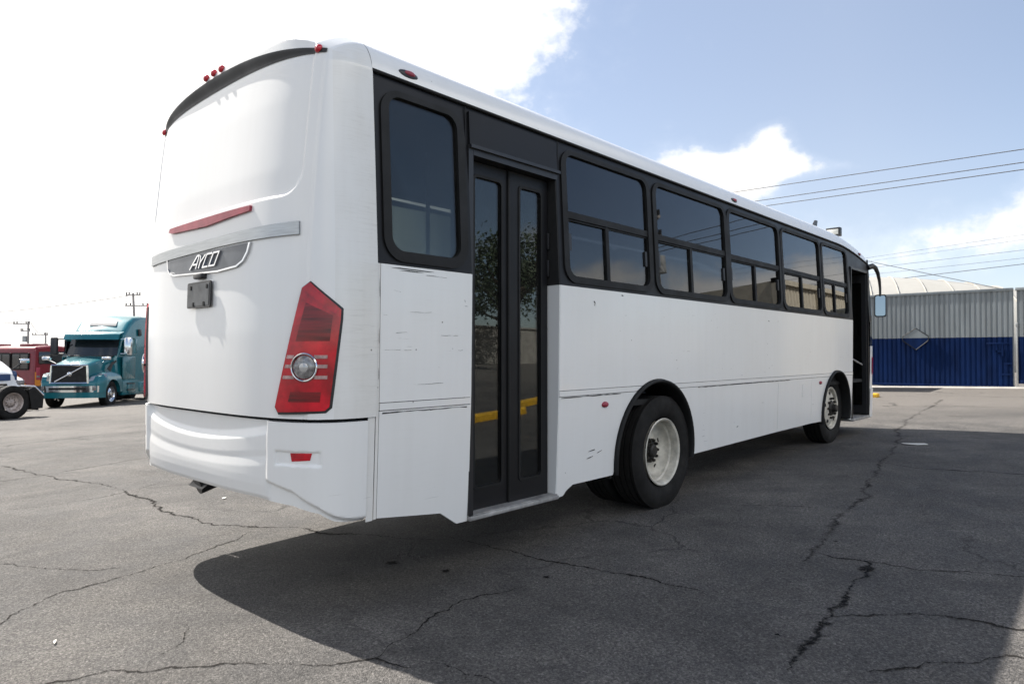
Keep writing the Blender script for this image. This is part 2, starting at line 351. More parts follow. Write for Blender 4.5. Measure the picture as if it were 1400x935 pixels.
def crack(name, pts, w, mat=None, jit=.035, dens=.035, lift=.003, seed=1, fade=True):
    rnd = random.Random(seed); P = []
    for (a, b) in zip(pts[:-1], pts[1:]):
        n = max(1, int(math.hypot(b[0]-a[0], b[1]-a[1])/dens))
        for i in range(n): P.append((a[0]+(b[0]-a[0])*i/n, a[1]+(b[1]-a[1])*i/n))
    P.append(pts[-1]); o = 0; ww = 1.; L, Rr, C_ = [], [], []; wide = w > .03; mat = mat or (CRACKW if wide else CRACKR); w *= 2.6 if wide else 2.7
    for i, p in enumerate(P):
        q = P[min(i+1, len(P)-1)]; r_ = P[max(0, i-1)]
        t = Vector((q[0]-r_[0], q[1]-r_[1])).normalized(); nn = Vector((-t.y, t.x))
        o = o*.86+rnd.uniform(-jit, jit)*.7; ww = min(2., max(.25, ww*.75+.25*rnd.choice((.3, .7, 1., 1.3, 2.4))))
        e = min(1, min(i, len(P)-1-i)/8+.15) if fade else 1
        c = Vector(p)+nn*o
        a_ = c+nn*w*.5*ww*e*rnd.uniform(.5, 1.4); b_ = c-nn*w*.5*ww*e*rnd.uniform(.5, 1.4)
        L.append((a_.x, a_.y, gz(a_.x, a_.y)+lift)); Rr.append((b_.x, b_.y, gz(b_.x, b_.y)+lift)); C_.append((c.x, c.y, gz(c.x, c.y)+lift))
    ob = obj(name, M().grid([L, C_, Rr]), mat, smooth=0); at = ob.data.attributes.new('edge', 'FLOAT', 'POINT'); k = len(L)
    at.data.foreach_set('value', [1.]*k+[0.]*k+[1.]*k); return tag(ob, kind='structure')
CR = [
 ([(.14, 9.85), (.29, 7.99), (.54, 6.11), (.51, 4.84), (.41, 3.98), (.4, 3.26), (.44, 2.9), (.61, 2.57), (.77, 2.24), (.85, 1.79), (1.3, .9)], .026),
 ([(.5, 2.42), (-.02, 2.13), (-.39, 2.03), (-.72, 1.95), (-1.01, 1.95), (-1.37, 1.67), (-1.9, 1.3)], .014),
 ([(-.65, 5.58), (-.31, 5.37), (.18, 5.42), (.54, 5.5), (1.2, 5.9)], .012),
 ([(-1.6, .7), (-1.33, .53), (-1.17, .47), (-1.04, .3), (-.81, .11), (-.56, -.23), (-.34, -.45), (-.27, -.6), (-.16, -.7), (-.1, -1.11), (0, -1.5)], .012),
 ([(-1.06, .33), (-.96, .46), (-.86, .56), (-.7, .78)], .008),
 ([(-.33, -.43), (-.2, -.35), (-.01, -.31), (.23, -.26), (.48, -.23), (.9, -.3)], .010),
 ([(1.36, .9), (1.34, .21), (1.32, -.34), (1.39, -.69), (1.39, -1.15), (1.36, -1.32)], .013),
 ([(17, .3), (14, .1), (11.56, -.07), (9.81, -.37), (8.07, -.71), (6.71, -.87), (5.45, -1.08), (4.49, -1.26), (3.81, -1.28), (3.15, -1.37), (2.62, -1.46), (2.23, -1.48)], .046),
 ([(2.55, -1.5), (2.49, -1.62), (2.51, -1.79), (2.53, -2.08), (2.66, -2.33), (2.7, -2.9)], .011),
 ([(6.57, -.94), (6.39, -1.35), (6.49, -2.25), (6.6, -3.2)], .016),
 ([(1.4, -1.81), (1.54, -2.05), (1.77, -2.27), (1.82, -2.45), (1.81, -2.63), (1.95, -3.1)], .018),
 ([(3.58, -.42), (3.84, -.97), (3.87, -1.23)], .012),
 ([(.8, -2.2), (.98, -2.34), (1.21, -2.46), (1.42, -2.67), (1.6, -3.1)], .012),
 ([(9.3, -.5), (9.5, -1.6), (9.2, -3), (9.6, -4.5)], .02), ([(15.0, 2.2), (14.7, .8), (15.1, -.6), (14.8, -2)], .03), ([(18.6, -2), (18.2, -.8), (18.5, .6), (18, 1.6)], .03),
 ([(-2.6, 7.5), (-1.2, 7.9), (.3, 8.0), (1.6, 8.5), (3.4, 8.3)], .018), ([(-.6, 14), (.9, 13.4), (2.6, 13.8), (4.5, 13.2)], .02), ([(-1.6, 3.4), (-1.1, 3.1), (-.9, 2.6), (-.5, 2.2)], .009)]
for i, (p, w) in enumerate(CR): crack('pavement_crack', p, w, seed=i+3, jit=.026+w*.12)
crack('pavement_crack', [(2.52, -1.80), (2.40, -1.85), (2.24, -1.86), (1.89, -1.88), (1.48, -1.93), (1.21, -1.95), (.96, -1.96), (.72, -1.98)], .030, ragged('oil_seam', (.013, .013, .013), .48, .95, 40), .02, .02, .004, 40)
OILR = ragged('oil_spot', (.012, .012, .012), .30, .62, 30, False)
def blotch(x, y, r, sx=1, seed=0, mat=None):
    rnd = random.Random(seed); n = 22; k = [rnd.uniform(.6, 1.25) for _ in range(n)]; k = [(k[i-1]+2*k[i]+k[(i+1) % n])/4 for i in range(n)]
    P = [(x+math.cos(2*math.pi*i/n)*r*k[i]*sx, y+math.sin(2*math.pi*i/n)*r*k[i]) for i in range(n)]
    ob = M().add([(x, y, gz(x, y)+.0045)]+[(a, b, gz(a, b)+.0045) for a, b in P], [(0, i+1, (i+1) % n+1) for i in range(n)])
    ob = obj('oil_stain' if mat is None else 'crumbled_patch', ob, mat or OILR, smooth=0); at = ob.data.attributes.new('edge', 'FLOAT', 'POINT'); at.data.foreach_set('value', [.0 if mat is None else .55]+[1.]*n); tag(ob, kind='structure')
for i, (x, y, r_, s_) in enumerate(((.66, .72, .07, 1), (.76, .27, .06, 1), (1.06, -.34, .045, 1), (2.88, -1.51, .03, 1), (1.06, -1.8, .022, 1), (2.36, -1.86, .075, 1.3), (1.34, -1.94, .035, 1), (1.05, -1.95, .03, 1), (1.70, -1.91, .025, 1))): blotch(x, y, r_, s_, i)
CRUMB = ragged('crumbled_asphalt', (.026, .025, .024), .88, 1.45, 30)
for i, (x, y, r_, s_) in enumerate(((1.85, -1.52, .42, 1), (2.05, -1.45, .30, 1.3), (1.2, -1.75, .3, 1), (-1.15, .55, .35, 1), (-.3, -.35, .3, .8), (.5, 3.0, .35, .7), (.7, -.9, .35, 1), (-1.6, 1.6, .4, 1), (.3, 5.0, .5, 1))): blotch(x, y, r_, s_, i+50, CRUMB)

# ------------------------------------------------------------------ the white bus
BX = (4.9, 1.25, 0.05)
bus = thing('bus', 'white city bus with dark window band, folding rear door and red tail lights', 'bus', BX)
def bp(name, m, mat, parent=None, smooth=32): return obj(name, m, mat, parent or bus, smooth, world=True)
ip = lambda x, a, b: float(np.interp(x, a, b))
def sy(z): return ip(z, (.3, .45, 1.1, 1.88, 2.4, 2.98, 3.1), (.045, .035, .01, 0, .025, .055, .075))
def rz_(y):      # roof height across the bus
    d = min(y, 2.5-y)
    return ip(d, (.05, .06, .075, .095, .13, .2, .27, .36, .5, .65, .9, 1.25), (2.985, 3.03, 3.07, 3.105, 3.145, 3.193, 3.222, 3.252, 3.28, 3.298, 3.318, 3.33))
def droop(x): return 0 if x < 8.2 else .20*((x-8.2)/1.75)**1.7
SN = 3.5; TH = np.linspace(0, math.pi, 1201)
def Aof(z): return ip(z, (.3, .9, 1.5, 2.0, 2.4, 2.8, 3.0, 3.15, 3.3), (.47, .475, .47, .455, .43, .39, .365, .34, .3))
_oc = {}
def outline(z):
    k = round(z, 3)
    if k not in _oc:
        w = 1.25-sy(z); A = Aof(z); c = np.cos(TH); s_ = np.sin(TH)
        y = 1.25-w*np.sign(c)*np.abs(c)**(2/SN); x = -A*np.abs(s_)**(2/SN)
        d = np.r_[0, np.cumsum(np.hypot(np.diff(x), np.diff(y)))]; _oc[k] = (x, y, d)
    return _oc[k]
def cap(s_, z, off=0):       # point on the rear at arc length s from the right side seam
    x, y, d = outline(z); s_ = max(0, min(s_, d[-1]))
    px, py = np.interp(s_, d, x), np.interp(s_, d, y)
    a, b = max(0, s_-.02), min(d[-1], s_+.02)
    t = Vector((np.interp(b, d, x)-np.interp(a, d, x), np.interp(b, d, y)-np.interp(a, d, y))).normalized()
    return Vector((px-t.y*off, py+t.x*off, z))
def smst(a, b, x):
    t = min(1, max(0, (x-a)/(b-a))) if a != b else float(x > a); return t*t*(3-2*t)
def vis_p(dy): return .034*max(0, 1-(dy/1.12)**2)**.75
def vis_top(dy): return 3.150-.100*(dy/1.1)**2.0
def vis_bot(dy): return 3.068-.042*(dy/1.1)**2
def cap_disp(dy, z):
    o = .012*smst(1.095, 1.125, dy)*(1-smst(2.96, 3.07, z))
    w, r_ = 1.045, .14                                  # window recess with rounded lower corners
    qx, qz = dy-(w-r_), (2.245+r_)-z
    sd = min(max(qx, qz), 0)+math.hypot(max(qx, 0), max(qz, 0))-r_
    o -= .012*smst(.007, -.007, sd)
    if dy < 1.12: o += vis_p(dy)*smst(vis_bot(dy), vis_top(dy), z)
    return o
SS = np.r_[np.linspace(0, .5, 70), np.linspace(.5, 2.53, 150)[1:], np.linspace(2.53, 3.03, 70)[1:]]
def wall_top(y0, x0): return rz_(min(max(y0, .05), 2.45))-.105*smst(0, .26, -x0)
rows = []
for s_ in SS:
    fr = s_/SS[-1]; row = []
    zt = 3.1
    for _ in range(4):
        L = outline(zt)[2][-1]; q = cap(fr*L, zt); zt = wall_top(q.y, q.x)
    zs = list(np.linspace(1.032, 2.2, 60))+list(np.linspace(2.21, 2.29, 16))+list(np.linspace(2.3, 2.95, 26))+list(np.linspace(2.96, zt, 34))
    for z in zs:
        L = outline(z)[2][-1]; q = cap(fr*L, z); p = cap(fr*L, z, cap_disp(abs(q.y-1.25), z)); row.append(p)
    e = row[-1]; rtop = rz_(min(max(e.y, .05), 2.45)); d = -e.x
    for k in range(1, 19):                              # crown: roll over the edge, then run forward onto the roof
        t = k/18; xx = e.x*(1-t**1.35); dist = xx-e.x
        rise = 1-(1-min(1, dist/max(.10, min(d, .40))))**1.8 if d > .02 else t
        yy = e.y+(min(max(e.y, .05), 2.45)-e.y)*t
        row.append(Vector((xx, yy, e.z+(rz_(yy)-e.z)*min(1, rise))))
    rows.append(row)
# the grimy corner pillars and the clean middle are one moulding; split where the side panel begins to turn
ncut = 34
bp('rear_panel', M().grid(rows[ncut:len(rows)-ncut]), MW, smooth=50)
bp('corner_pillar', M().grid(rows[:ncut+1]), MWD, smooth=50)
bp('corner_pillar', M().grid(rows[len(rows)-ncut-1:]), MWD, smooth=50)
# black crescent visor under the overhanging brow
v = []
for i in range(121):
    yy = 1.25-1.11+2.22*i/120; dy = abs(yy-1.25); col = []
    for k in range(9):
        z = vis_bot(dy)+(vis_top(dy)-vis_bot(dy))*k/8
        x_, y_, d_ = outline(z); s0 = float(np.interp(yy, y_, d_)); col.append(cap(s0, z, cap_disp(dy, z)+.004))
    v.append(col)
bp('visor', M().grid(v), simple('black_visor', (.022, .023, .026), .55), smooth=50)

def fill2d(outer, holes=(), step=.05, lines=()):
    """triangulate a 2-D outline with holes; returns points and triangles"""
    pts, edges = [], []
    def ring(r_):
        o = len(pts); r2 = []
        for a, b in zip(r_, list(r_[1:])+[r_[0]]):
            n = max(1, int(math.hypot(b[0]-a[0], b[1]-a[1])/step))
            for i in range(n): r2.append((a[0]+(b[0]-a[0])*i/n, a[1]+(b[1]-a[1])*i/n))
        pts.extend(r2); edges.extend((o+i, o+(i+1) % len(r2)) for i in range(len(r2))); return r2
    O = ring(outer); H = [ring(h) for h in holes]
    def inside(p, poly):
        c = False; x, y = p; n = len(poly); j = n-1
        for i in range(n):
            a, b = poly[i], poly[j]
            if (a[1] > y) != (b[1] > y) and x < (b[0]-a[0])*(y-a[1])/(b[1]-a[1])+a[0]: c = not c
            j = i
        return c
    x0, x1 = min(p[0] for p in O), max(p[0] for p in O); y0, y1 = min(p[1] for p in O), max(p[1] for p in O)
    near = np.array(pts)
    for j in range(1, int((y1-y0)/step)+1):
        for i in range(1, int((x1-x0)/step)+1):
            p = (x0+i*step, y0+j*step)
            if np.min(np.hypot(near[:, 0]-p[0], near[:, 1]-p[1])) < step*.45: continue
            if inside(p, O) and not any(inside(p, h) for h in H): pts.append(p)
    vo, eo, fo, *_ = delaunay_2d_cdt([Vector(p) for p in pts], edges, [], 0, 1e-6)
    F_ = []
    for f in fo:
        c = sum((vo[i] for i in f), Vector((0, 0)))/len(f)
        if inside(c, O) and not any(inside(c, h) for h in H): F_.append(tuple(f))
    return vo, F_
def thick(pts, tri, fn, d):
    """sheet of triangles mapped by fn(a, b, depth), given a thickness d"""
    n = len(pts); A = [fn(p[0], p[1], 0) for p in pts]; B = [fn(p[0], p[1], d) for p in pts]
    cnt = {}
    for f in tri:
        for a, b in zip(f, f[1:]+f[:1]):
            k = (min(a, b), max(a, b)); cnt[k] = cnt.get(k, [0, a, b]); cnt[k][0] += 1
    fs = list(tri)+[tuple(i+n for i in f[::-1]) for f in tri]+[(e[1], e[2], e[2]+n, e[1]+n) for e in cnt.values() if e[0] == 1]
    return M().add(A+B, fs)
def patch(poly, off0, off1, holes=(), step=.03):      # slab following the rear between two offsets, outline in (s, z)
    p, t = fill2d(poly, holes, step)
    return thick(p, t, lambda a, b, d: cap(a, b, off1 if d == 0 else off0), 1)
def side(poly, holes=(), y0=0., d=.02, step=.09):     # slab of the right side wall, outline in (x, z)
    p, t = fill2d(poly, holes, step)
    return thick(p, t, lambda a, b, q: Vector((a, sy(b)+y0+q, b)), d)
def mirror_side(m):
    n = M(); n.v = [(x, 2.5-y, z) for x, y, z in m.v]; n.f = [f[::-1] for f in m.f]; return n
def rrect(x0, x1, z0, z1, r_, n=7, tl=None, tr=None, bl=None, br=None):
    P = []
    for cx, cz, a0, rr in ((x1, z1, 0, tr or r_), (x0, z1, 90, tl or r_), (x0, z0, 180, bl or r_), (x1, z0, 270, br or r_)):
        ox = cx-rr if cx == x1 else cx+rr; oz = cz-rr if cz == z1 else cz+rr
        for i in range(n+1):
            a = R(a0+90*i/n); P.append((ox+rr*math.cos(a), oz+rr*math.sin(a)))
    return P

# bumper: moulded steps in the middle, plain ends, tucked underneath
def bz(dy): return ip(dy, (0, .36, .76, 1.03, 1.16, 1.205, 1.25), (.586, .585, .586, .567, .529, .483, .456))
def bdisp(dy, z):
    zb = bz(dy); k = .075*(dy/.85)**2
    mid = ip(z, (zb-.01, zb+.02, .66, .70, .725+k*.6, .772+k*.7, .80+k*.8, .868+k, .915+k, 1.02), (-.022, -.006, .000, .001, .000, -.006, -.004, -.006, -.030, -.028))
    cv = ip(dy, (.85, 1.03, 1.15, 1.25), (.69, .645, .56, .44))
    end = .013-.026*smst(cv+.012, cv-.014, z)
    # small recess round the reflector
    qx = abs(dy-1.045)-.115; qz = abs(z-.822)-.034
    end -= .010*smst(.008, -.004, max(qx, qz))
    return mid+(end-mid)*smst(.835, .875, dy)
rows = []
for s_ in np.r_[np.linspace(.052, .75, 110), np.linspace(.75, 2.27, 90)[1:], np.linspace(2.27, 2.97, 110)[1:]]:
    row = []; q0 = cap(s_, .8); zb = bz(min(1.25, abs(q0.y-1.25)))
    row.append(cap(s_, 1.012, -.075))
    for z in np.r_[np.linspace(1.014, zb, 64)]:
        q = cap(s_, z); dy = min(1.25, abs(q.y-1.25)); row.append(cap(s_, z, bdisp(dy, z)))
    row.append(cap(s_, zb-.004, -.05)); row.append(cap(s_, zb+.01, -.10)); rows.append(row)
bumper = bp('rear_bumper', M().grid(rows), MWB, smooth=38)
bp('reflector', patch([(.477, .851), (.352, .853), (.361, .815), (.467, .807)], -.012, .006), RED, bumper)
s2 = 3.0113-.0; bp('reflector', patch([(s2-.477, .851), (s2-.352, .853), (s2-.361, .815), (s2-.467, .807)], -.012, .006), RED, bumper)
# narrow strip of the pillar that runs down past the bumper's end
for q in (0, 1):
    m = M().grid([[cap(s_, z, .002) if not q else Vector((cap(s_, z, .002).x, 2.5-cap(s_, z, .002).y, z)) for s_ in (0, .02, .046)] for z in np.linspace(.455, 1.04, 14)])
    bp('corner_trim', m, MWD)
# dark liner behind all the rear gaps
m = M().grid([[cap(s_, z, -.072) for z in np.linspace(.62, 1.6, 10)] for s_ in np.linspace(.0, 3.01, 60)])
bp('engine_bay_liner', m, BLK)
# tail lights
def tail(flip):
    T = 3.0366
    f = (lambda L: [(T-a, b) for a, b in L]) if flip else (lambda L: L)
    out = [(.412, 1.728), (.369, 1.757), (.217, 1.614), (.219, 1.563), (.269, 1.10), (.290, 1.079), (.552, 1.067), (.574, 1.096)]
    gas = [(.416, 1.731), (.369, 1.765), (.203, 1.620), (.205, 1.56), (.255, 1.093), (.284, 1.066), (.557, 1.054), (.585, 1.093)]
    t = bp('tail_light', patch(f(gas), -.002, .014), BLKP)
    bp('red_lens', patch(f(out), 0, .024), RED, t)
    bp('dark_lens', patch(f([(.388, 1.650), (.256, 1.583), (.270, 1.447), (.442, 1.447)]), .01, .0265), REDD, t)
    bp('dark_lens', patch(f([(.470, 1.178), (.309, 1.178), (.314, 1.125), (.484, 1.125)]), .01, .0265), REDD, t)
    bp('facet', patch(f([(.398, 1.716), (.367, 1.741), (.232, 1.616), (.244, 1.586)]), .01, .0285), RED, t)
    for k, z in enumerate((1.362, 1.312, 1.254)):
        bp('clear_bar', patch(f([(.342, z-.008), (.280, z-.008), (.279, z+.010), (.342, z+.010)]), .01, .0275), PINKB, t)
        e = .497+(1.364-z)*.22
        bp('clear_bar', patch(f([(e, z-.008), (.45, z-.008), (.45, z+.010), (e-.005, z+.010)]), .01, .0275), PINKB, t)
    c = (.392, 1.308); cc = cap(T-c[0] if flip else c[0], c[1], .024); nn = (cap(T-c[0] if flip else c[0], c[1], 1)-cap(T-c[0] if flip else c[0], c[1], 0)).normalized()
    mt = Matrix.Translation(cc) @ nn.to_track_quat('Y', 'Z').to_matrix().to_4x4()
    bp('lamp_ring', M().lathe([(.066, 0), (.075, 0), (.076, .008), (.072, .012), (.069, .011), (.066, .004)], 40, mt, True), CHROME, t)
    bp('bulb', M().lathe([(0, .016), (.016, .0155), (.024, .012), (.028, .009)], 24, mt), simple('lamp_bulb', (.5, .49, .48), .15, .3), t)
    bp('round_lamp', M().lathe([(0, .012), (.03, .0115), (.050, .009), (.061, .004), (.066, -.012)], 40, mt), CLEAR, t)
tail(False); tail(True)
# trims and badge on the rear
bp('brake_light', patch([(1.96, 2.198), (1.94, 2.222), (1.38, 2.222), (.828, 2.220), (.835, 2.190), (1.376, 2.166), (1.905, 2.185)], 0, .016), REDF)
bp('trim_strip', patch([(.437, 2.091), (.437, 2.018), (1.2, 2.019), (2.36, 2.004), (2.36, 2.074), (1.21, 2.081)], 0, .012), ALU)
BD = [(1.984, 2.008), (1.972, 1.943), (1.93, 1.908), (1.86, 1.892), (1.4, 1.874), (1.202, 1.867), (.975, 1.878), (.90, 1.906), (.85, 1.955), (.826, 2.008)]
BI = [(1.970, 2.008), (1.958, 1.946), (1.924, 1.917), (1.853, 1.901), (1.4, 1.883), (1.202, 1.877), (.980, 1.888), (.910, 1.913), (.864, 1.958), (.841, 2.008)]
bd = bp('badge_plate', patch(BI, 0, .007), BADGE)
bp('badge_rim', patch(BD, 0, .012, [[(a*.999+.001, min(b, 2.0075)) for a, b in BI]]) if False else thick(*fill2d(BD+BI[::-1], (), .05), lambda a, b, d: cap(a, b, .013 if d == 0 else 0), 1), CHROME, bd)
def stroke(P, w):
    P = [Vector(p) for p in P]; L, Q = [], []
    for i, p in enumerate(P):
        a = (P[i]-P[max(0, i-1)]); b = (P[min(len(P)-1, i+1)]-P[i])
        t = ((a.normalized() if a.length else b.normalized())+(b.normalized() if b.length else a.normalized())).normalized(); nn = Vector((-t.y, t.x))
        k = 1/max(.5, abs(nn.dot(Vector((-(a if a.length else b).normalized().y, (a if a.length else b).normalized().x)))))
        L.append(p+nn*w*.5*k); Q.append(p-nn*w*.5*k)
    return [tuple(p) for p in L+Q[::-1]]
lm = M(); sl_ = .28
def LT(x, z): return (1.588-x-(z)*sl_*2.2 if False else 1.588-x-z*.85, 1.910+z)       # slanted letter space, x runs right across the badge
for P in ([(0, 0), (.048, .080), (.078, .080), (.092, 0)], [(.03, .028), (.085, .028)],
          [(.098, .080), (.128, .036), (.168, .080)], [(.128, .036), (.132, 0)],
          [(.262, .078), (.188, .078), (.188, .002), (.262, .002)],
          [(.278, .078), (.278, .002), (.352, .002), (.352, .078), (.278, .078)]):
    lm_p = stroke([LT(x, z) for x, z in P], .0105)
    q = patch(lm_p, .005, .018, step=.02); lm.add(q.v, q.f)
bp('lettering', lm, CHROME, bd)
pl = patch(rrect(1.270, 1.600, 1.664, 1.824, .014), .012, .021); plate = bp('number_plate_holder', pl, BLKP)
for ss, zz in ((1.54, 1.79), (1.31, 1.79), (1.50, 1.685), (1.35, 1.685)):
    bp('bolt', patch(rrect(ss-.010, ss+.010, zz-.014, zz+.014, .006), .020, .027, step=.02), RUB, plate)
bp('blank_plate', patch(rrect(1.284, 1.586, 1.676, 1.812, .008), .015, .0235), simple('dull_plate', (.085, .09, .095), .4, .3, var=.3), plate)
m = patch(rrect(1.40, 1.455, 1.70, 1.80, .005), 0, .014); bp('bracket', m, BLKP, plate)
bp('plate_lamp', M().box(*(lambda c: (c.x-.022, c.x+.022, c.y-.06, c.y+.06, c.z-.016, c.z+.016))(cap(1.43, 1.858, .015)), .008), BLKP)
# small marker lights on the roof brow
def marker(p, n_, name='marker_light', sz=(.04, .022, .018), mat=RED):
    mt = Matrix.Translation(p) @ Vector(n_).to_track_quat('Z', 'Y').to_matrix().to_4x4()
    b = bmesh.new(); bmesh.ops.create_uvsphere(b, u_segments=14, v_segments=8, radius=1)
    for w_ in b.verts: w_.co = Vector((w_.co.x*sz[0], w_.co.y*sz[1], max(-.3, w_.co.z)*sz[2]))
    return bp(name, M().bm(b, mt), mat)
for yy in (1.36, 1.25, 1.14, .2, 2.3):
    x_, y_, d_ = outline(3.2); s0 = float(np.interp(yy, y_, d_)); dy = abs(yy-1.25)
    zt = wall_top(yy, cap(s0, 3.2).x); p = cap(s0, zt, vis_p(dy))+Vector((-.004, 0, -.040))
    marker(p, (-1, 0, .55), sz=(.024, .026, .020))
# ---- right side: white panels below, dark band above
WINS = [(1.755, 2.90, 2.425, 2.285), (3.06, 4.43, 2.42, 3.70), (4.555, 5.895, 2.405, 5.20), (6.035, 7.345, 2.40, 6.67), (7.49, 8.535, 2.395, 7.98)]
def arch(cx, cz, r_, zb, n=26):
    a0 = math.asin((zb-cz)/r_); return [(cx+r_*math.cos(math.pi-a0-(math.pi-2*a0)*i/n), cz+r_*1.0*math.sin(math.pi-a0-(math.pi-2*a0)*i/n)) for i in range(n+1)]
RW, FW = (3.045, .49), (8.0, .53)
def arc2(c, r_, za, zb, sg, n=16): return [(c[0]+sg*r_*math.cos(a), c[1]+r_*math.sin(a)) for a in np.linspace(math.asin((za-c[1])/r_), math.asin((zb-c[1])/r_), n)]
ZS0, ZS1, ZT = 1.058, 1.1065, 1.884
def lower_side(bot):     # outlines of the white skirt panels
    return [
     ('side_panel', [(.030, ZS1), (.030, ZT), (.735, ZT), (.735, ZS1)], MWS),
     ('side_panel', [(1.640, ZS1), (1.640, ZT), (8.735, ZT), (8.735, ZS1)]+arch(FW[0], FW[1], .615, ZS1, 10)[::-1]+arch(RW[0], RW[1], .668, ZS1, 10)[::-1], MWS),
     ('skirt_panel', [(.030, .462), (.030, ZS0), (.735, ZS0), (.735, .318), (.645, .318), (.505, .407)], MWS),
     ('skirt_panel', [(1.640, .318), (1.640, ZS0)]+arc2(RW, .668, ZS0, .42, -1)+[(2.37, .393), (1.835, .393), (1.76, .36), (1.72, .325)], MWS),
     ('skirt_panel', arc2(RW, .668, .42, ZS0, 1)+[(5.825, ZS0), (5.825, .449), (3.716, .414)], MWS),
     ('skirt_panel', [(5.830, .449), (5.830, ZS0), (6.975, ZS0), (6.975, .462)], MWS),
     ('skirt_panel', [(6.980, .462), (6.980, ZS0)]+arc2(FW, .615, ZS0, .45, -1)+[(7.36, .458)], MWS),
     ('skirt_panel', arc2(FW, .615, .45, ZS0, 1)+[(8.735, ZS0), (8.735, .38), (8.62, .40)], MWS),
     ('rub_strip', [(.030, ZS0+.005), (.030, ZS1-.004), (.735, ZS1-.004), (.735, ZS0+.005)], MWS),
     ('rub_strip', [(1.640, ZS0+.005), (1.640, ZS1-.004), (2.775, ZS1-.004), (2.69, ZS0+.005)], MWS),
     ('rub_strip', [(3.400, ZS0+.005), (3.315, ZS1-.004), (7.775, ZS1-.004), (7.685, ZS0+.005)], MWS),
     ('rub_strip', [(8.315, ZS0+.005), (8.225, ZS1-.004), (8.735, ZS1-.004), (8.735, ZS0+.005)], MWS)]
for nm, poly, mt in lower_side(0): bp(nm, side(poly, (), -.003 if nm == 'rub_strip' else 0, .02, .11), mt)
bp('corner_trim', side([(.008, .458), (.008, ZT), (.026, ZT), (.026, .458)], (), .001, .02, .1), MWD)
bp('wall_liner', M().box(.01, .735, .06, .075, .5, 1.86).box(1.7, 8.7, .06, .075, 1.17, 1.86), BLK)
fuel = M()
q = side(rrect(6.62, 6.755, .82, 1.0, .02), [rrect(6.632, 6.743, .832, .988, .015)], -.003, .006, .05); fuel.add(q.v, q.f)
q = side(rrect(6.636, 6.739, .836, .984, .014), (), -.0045, .006, .05); fuel.add(q.v, q.f)
bp('fuel_flap', fuel, MWS)
m = M(); q = side(rrect(2.00, 2.14, 1.70, 1.7015, .0005), (), 0, .001, .1)
# dark band with openings for the windows and the two doors
BZ = 2.968
holes = [rrect(.085, .665, 1.945, 2.885, .10)]+[rrect(a-.02, b+.02, 1.945, 2.905, .10) for a, b, c, d in WINS]
outer = [(.010, 1.888), (.010, BZ), (1.690, BZ)]+[(x, BZ-droop(x)) for x in np.linspace(2.2, 9.75, 30)]+[(9.75, 1.888), (9.63, 1.888), (9.63, 2.665), (8.745, 2.665), (8.745, 1.888), (1.642, 1.888), (1.642, 2.72), (.738, 2.72), (.738, 1.888)]
bp('window_band', side(outer, holes, .003, .024, .09), CHAR)
bp('header_box', side(rrect(.745, 1.640, 2.725, 2.940, .006), (), -.014, .03, .1), CHAR)
bp('rain_drip', side([(.742, 2.700), (.742, 2.722), (1.66, 2.728), (1.66, 2.706)], (), -.03, .05, .1), BLKP)
m = M().tube([(.0, sy(2.9)-.004, BZ+.008), (8.2, sy(2.9)-.004, BZ+.008)]+[(x, sy(2.9)-.004, BZ+.008-droop(x)) for x in np.linspace(8.4, 9.9, 12)], .011, 8); bp('gutter', m, RUB)
for x in (.72, 1.665): bp('seam_bead', M().tube([(x, sy(2.9)-.004 if z > 2 else -.003, z) for z in (2.70, 2.96)], .004, 6), CHAR)
def frame_ring(o, i, y0, d): return side(o, [i], y0, d, .05)
def window(a, b, zd, xm, left=False):
    mk = mirror_side if left else (lambda q: q)
    z0, z1 = 1.962, 2.888
    m = frame_ring(rrect(a-.062, b+.062, z0-.052, z1+.034, .135), rrect(a, b, z0, z1, .085), -.010, .045)
    plain = left and a < 2      # the rearmost left pane is one fixed sheet
    if not plain: q = side([(a-.004, zd-.026), (a-.004, zd+.026), (b+.004, zd+.026), (b+.004, zd-.026)], (), -.002, .03, .1); m.add(q.v, q.f)
    if not plain: q = side([(xm-.022, z0-.004), (xm-.022, zd), (xm+.022, zd), (xm+.022, z0-.004)], (), .006, .02, .1); m.add(q.v, q.f)
    for zz in (() if plain else (zd-.036, )):
        q = side([(a, zz-.006), (a, zz+.006), (b, zz+.006), (b, zz-.006)], (), .008, .014, .2); m.add(q.v, q.f)
    w = bp('window', mk(m), RUB)
    bp('upper_pane', mk(side(rrect(a-.01, b+.01, zd+.01, z1+.01, .012, tl=.09, tr=.09), (), .012, .005, .2)), GLASSL if left else GLASS, w)
    if plain:
        bp('lower_pane', mk(side(rrect(a-.01, b+.01, z0-.01, zd+.01, .012, bl=.09, br=.09), (), .012, .005, .2)), GLASSL, w); return
    bp('sliding_pane', mk(side(rrect(a-.01, xm+.004, z0-.01, zd-.01, .012, bl=.09), (), .024, .005, .2)), GLASSL if left else GLASS, w)
    bp('sliding_pane', mk(side(rrect(xm-.004, b+.01, z0-.01, zd-.01, .012, br=.09), (), .016, .005, .2)), GLASSL if left else GLASS, w)
    if not left:
        for x, z in ((b-.035, 2.20), (a+.030, 2.22)):
            bp('latch', side(rrect(x-.016, x+.016, z-.065, z+.065, .006), (), .002, .02, .1), BLKP, w)
for a, b, zd, xm in WINS: window(a, b, zd, xm)
m = frame_ring(rrect(.050, .705, 1.905, 2.905, .14), rrect(.108, .640, 1.968, 2.868, .085), -.010, .045)
rw = bp('rear_side_window', m, RUB); bp('pane', side(rrect(.098, .650, 1.958, 2.878, .09), (), .012, .005, .2), GLASSD, rw)
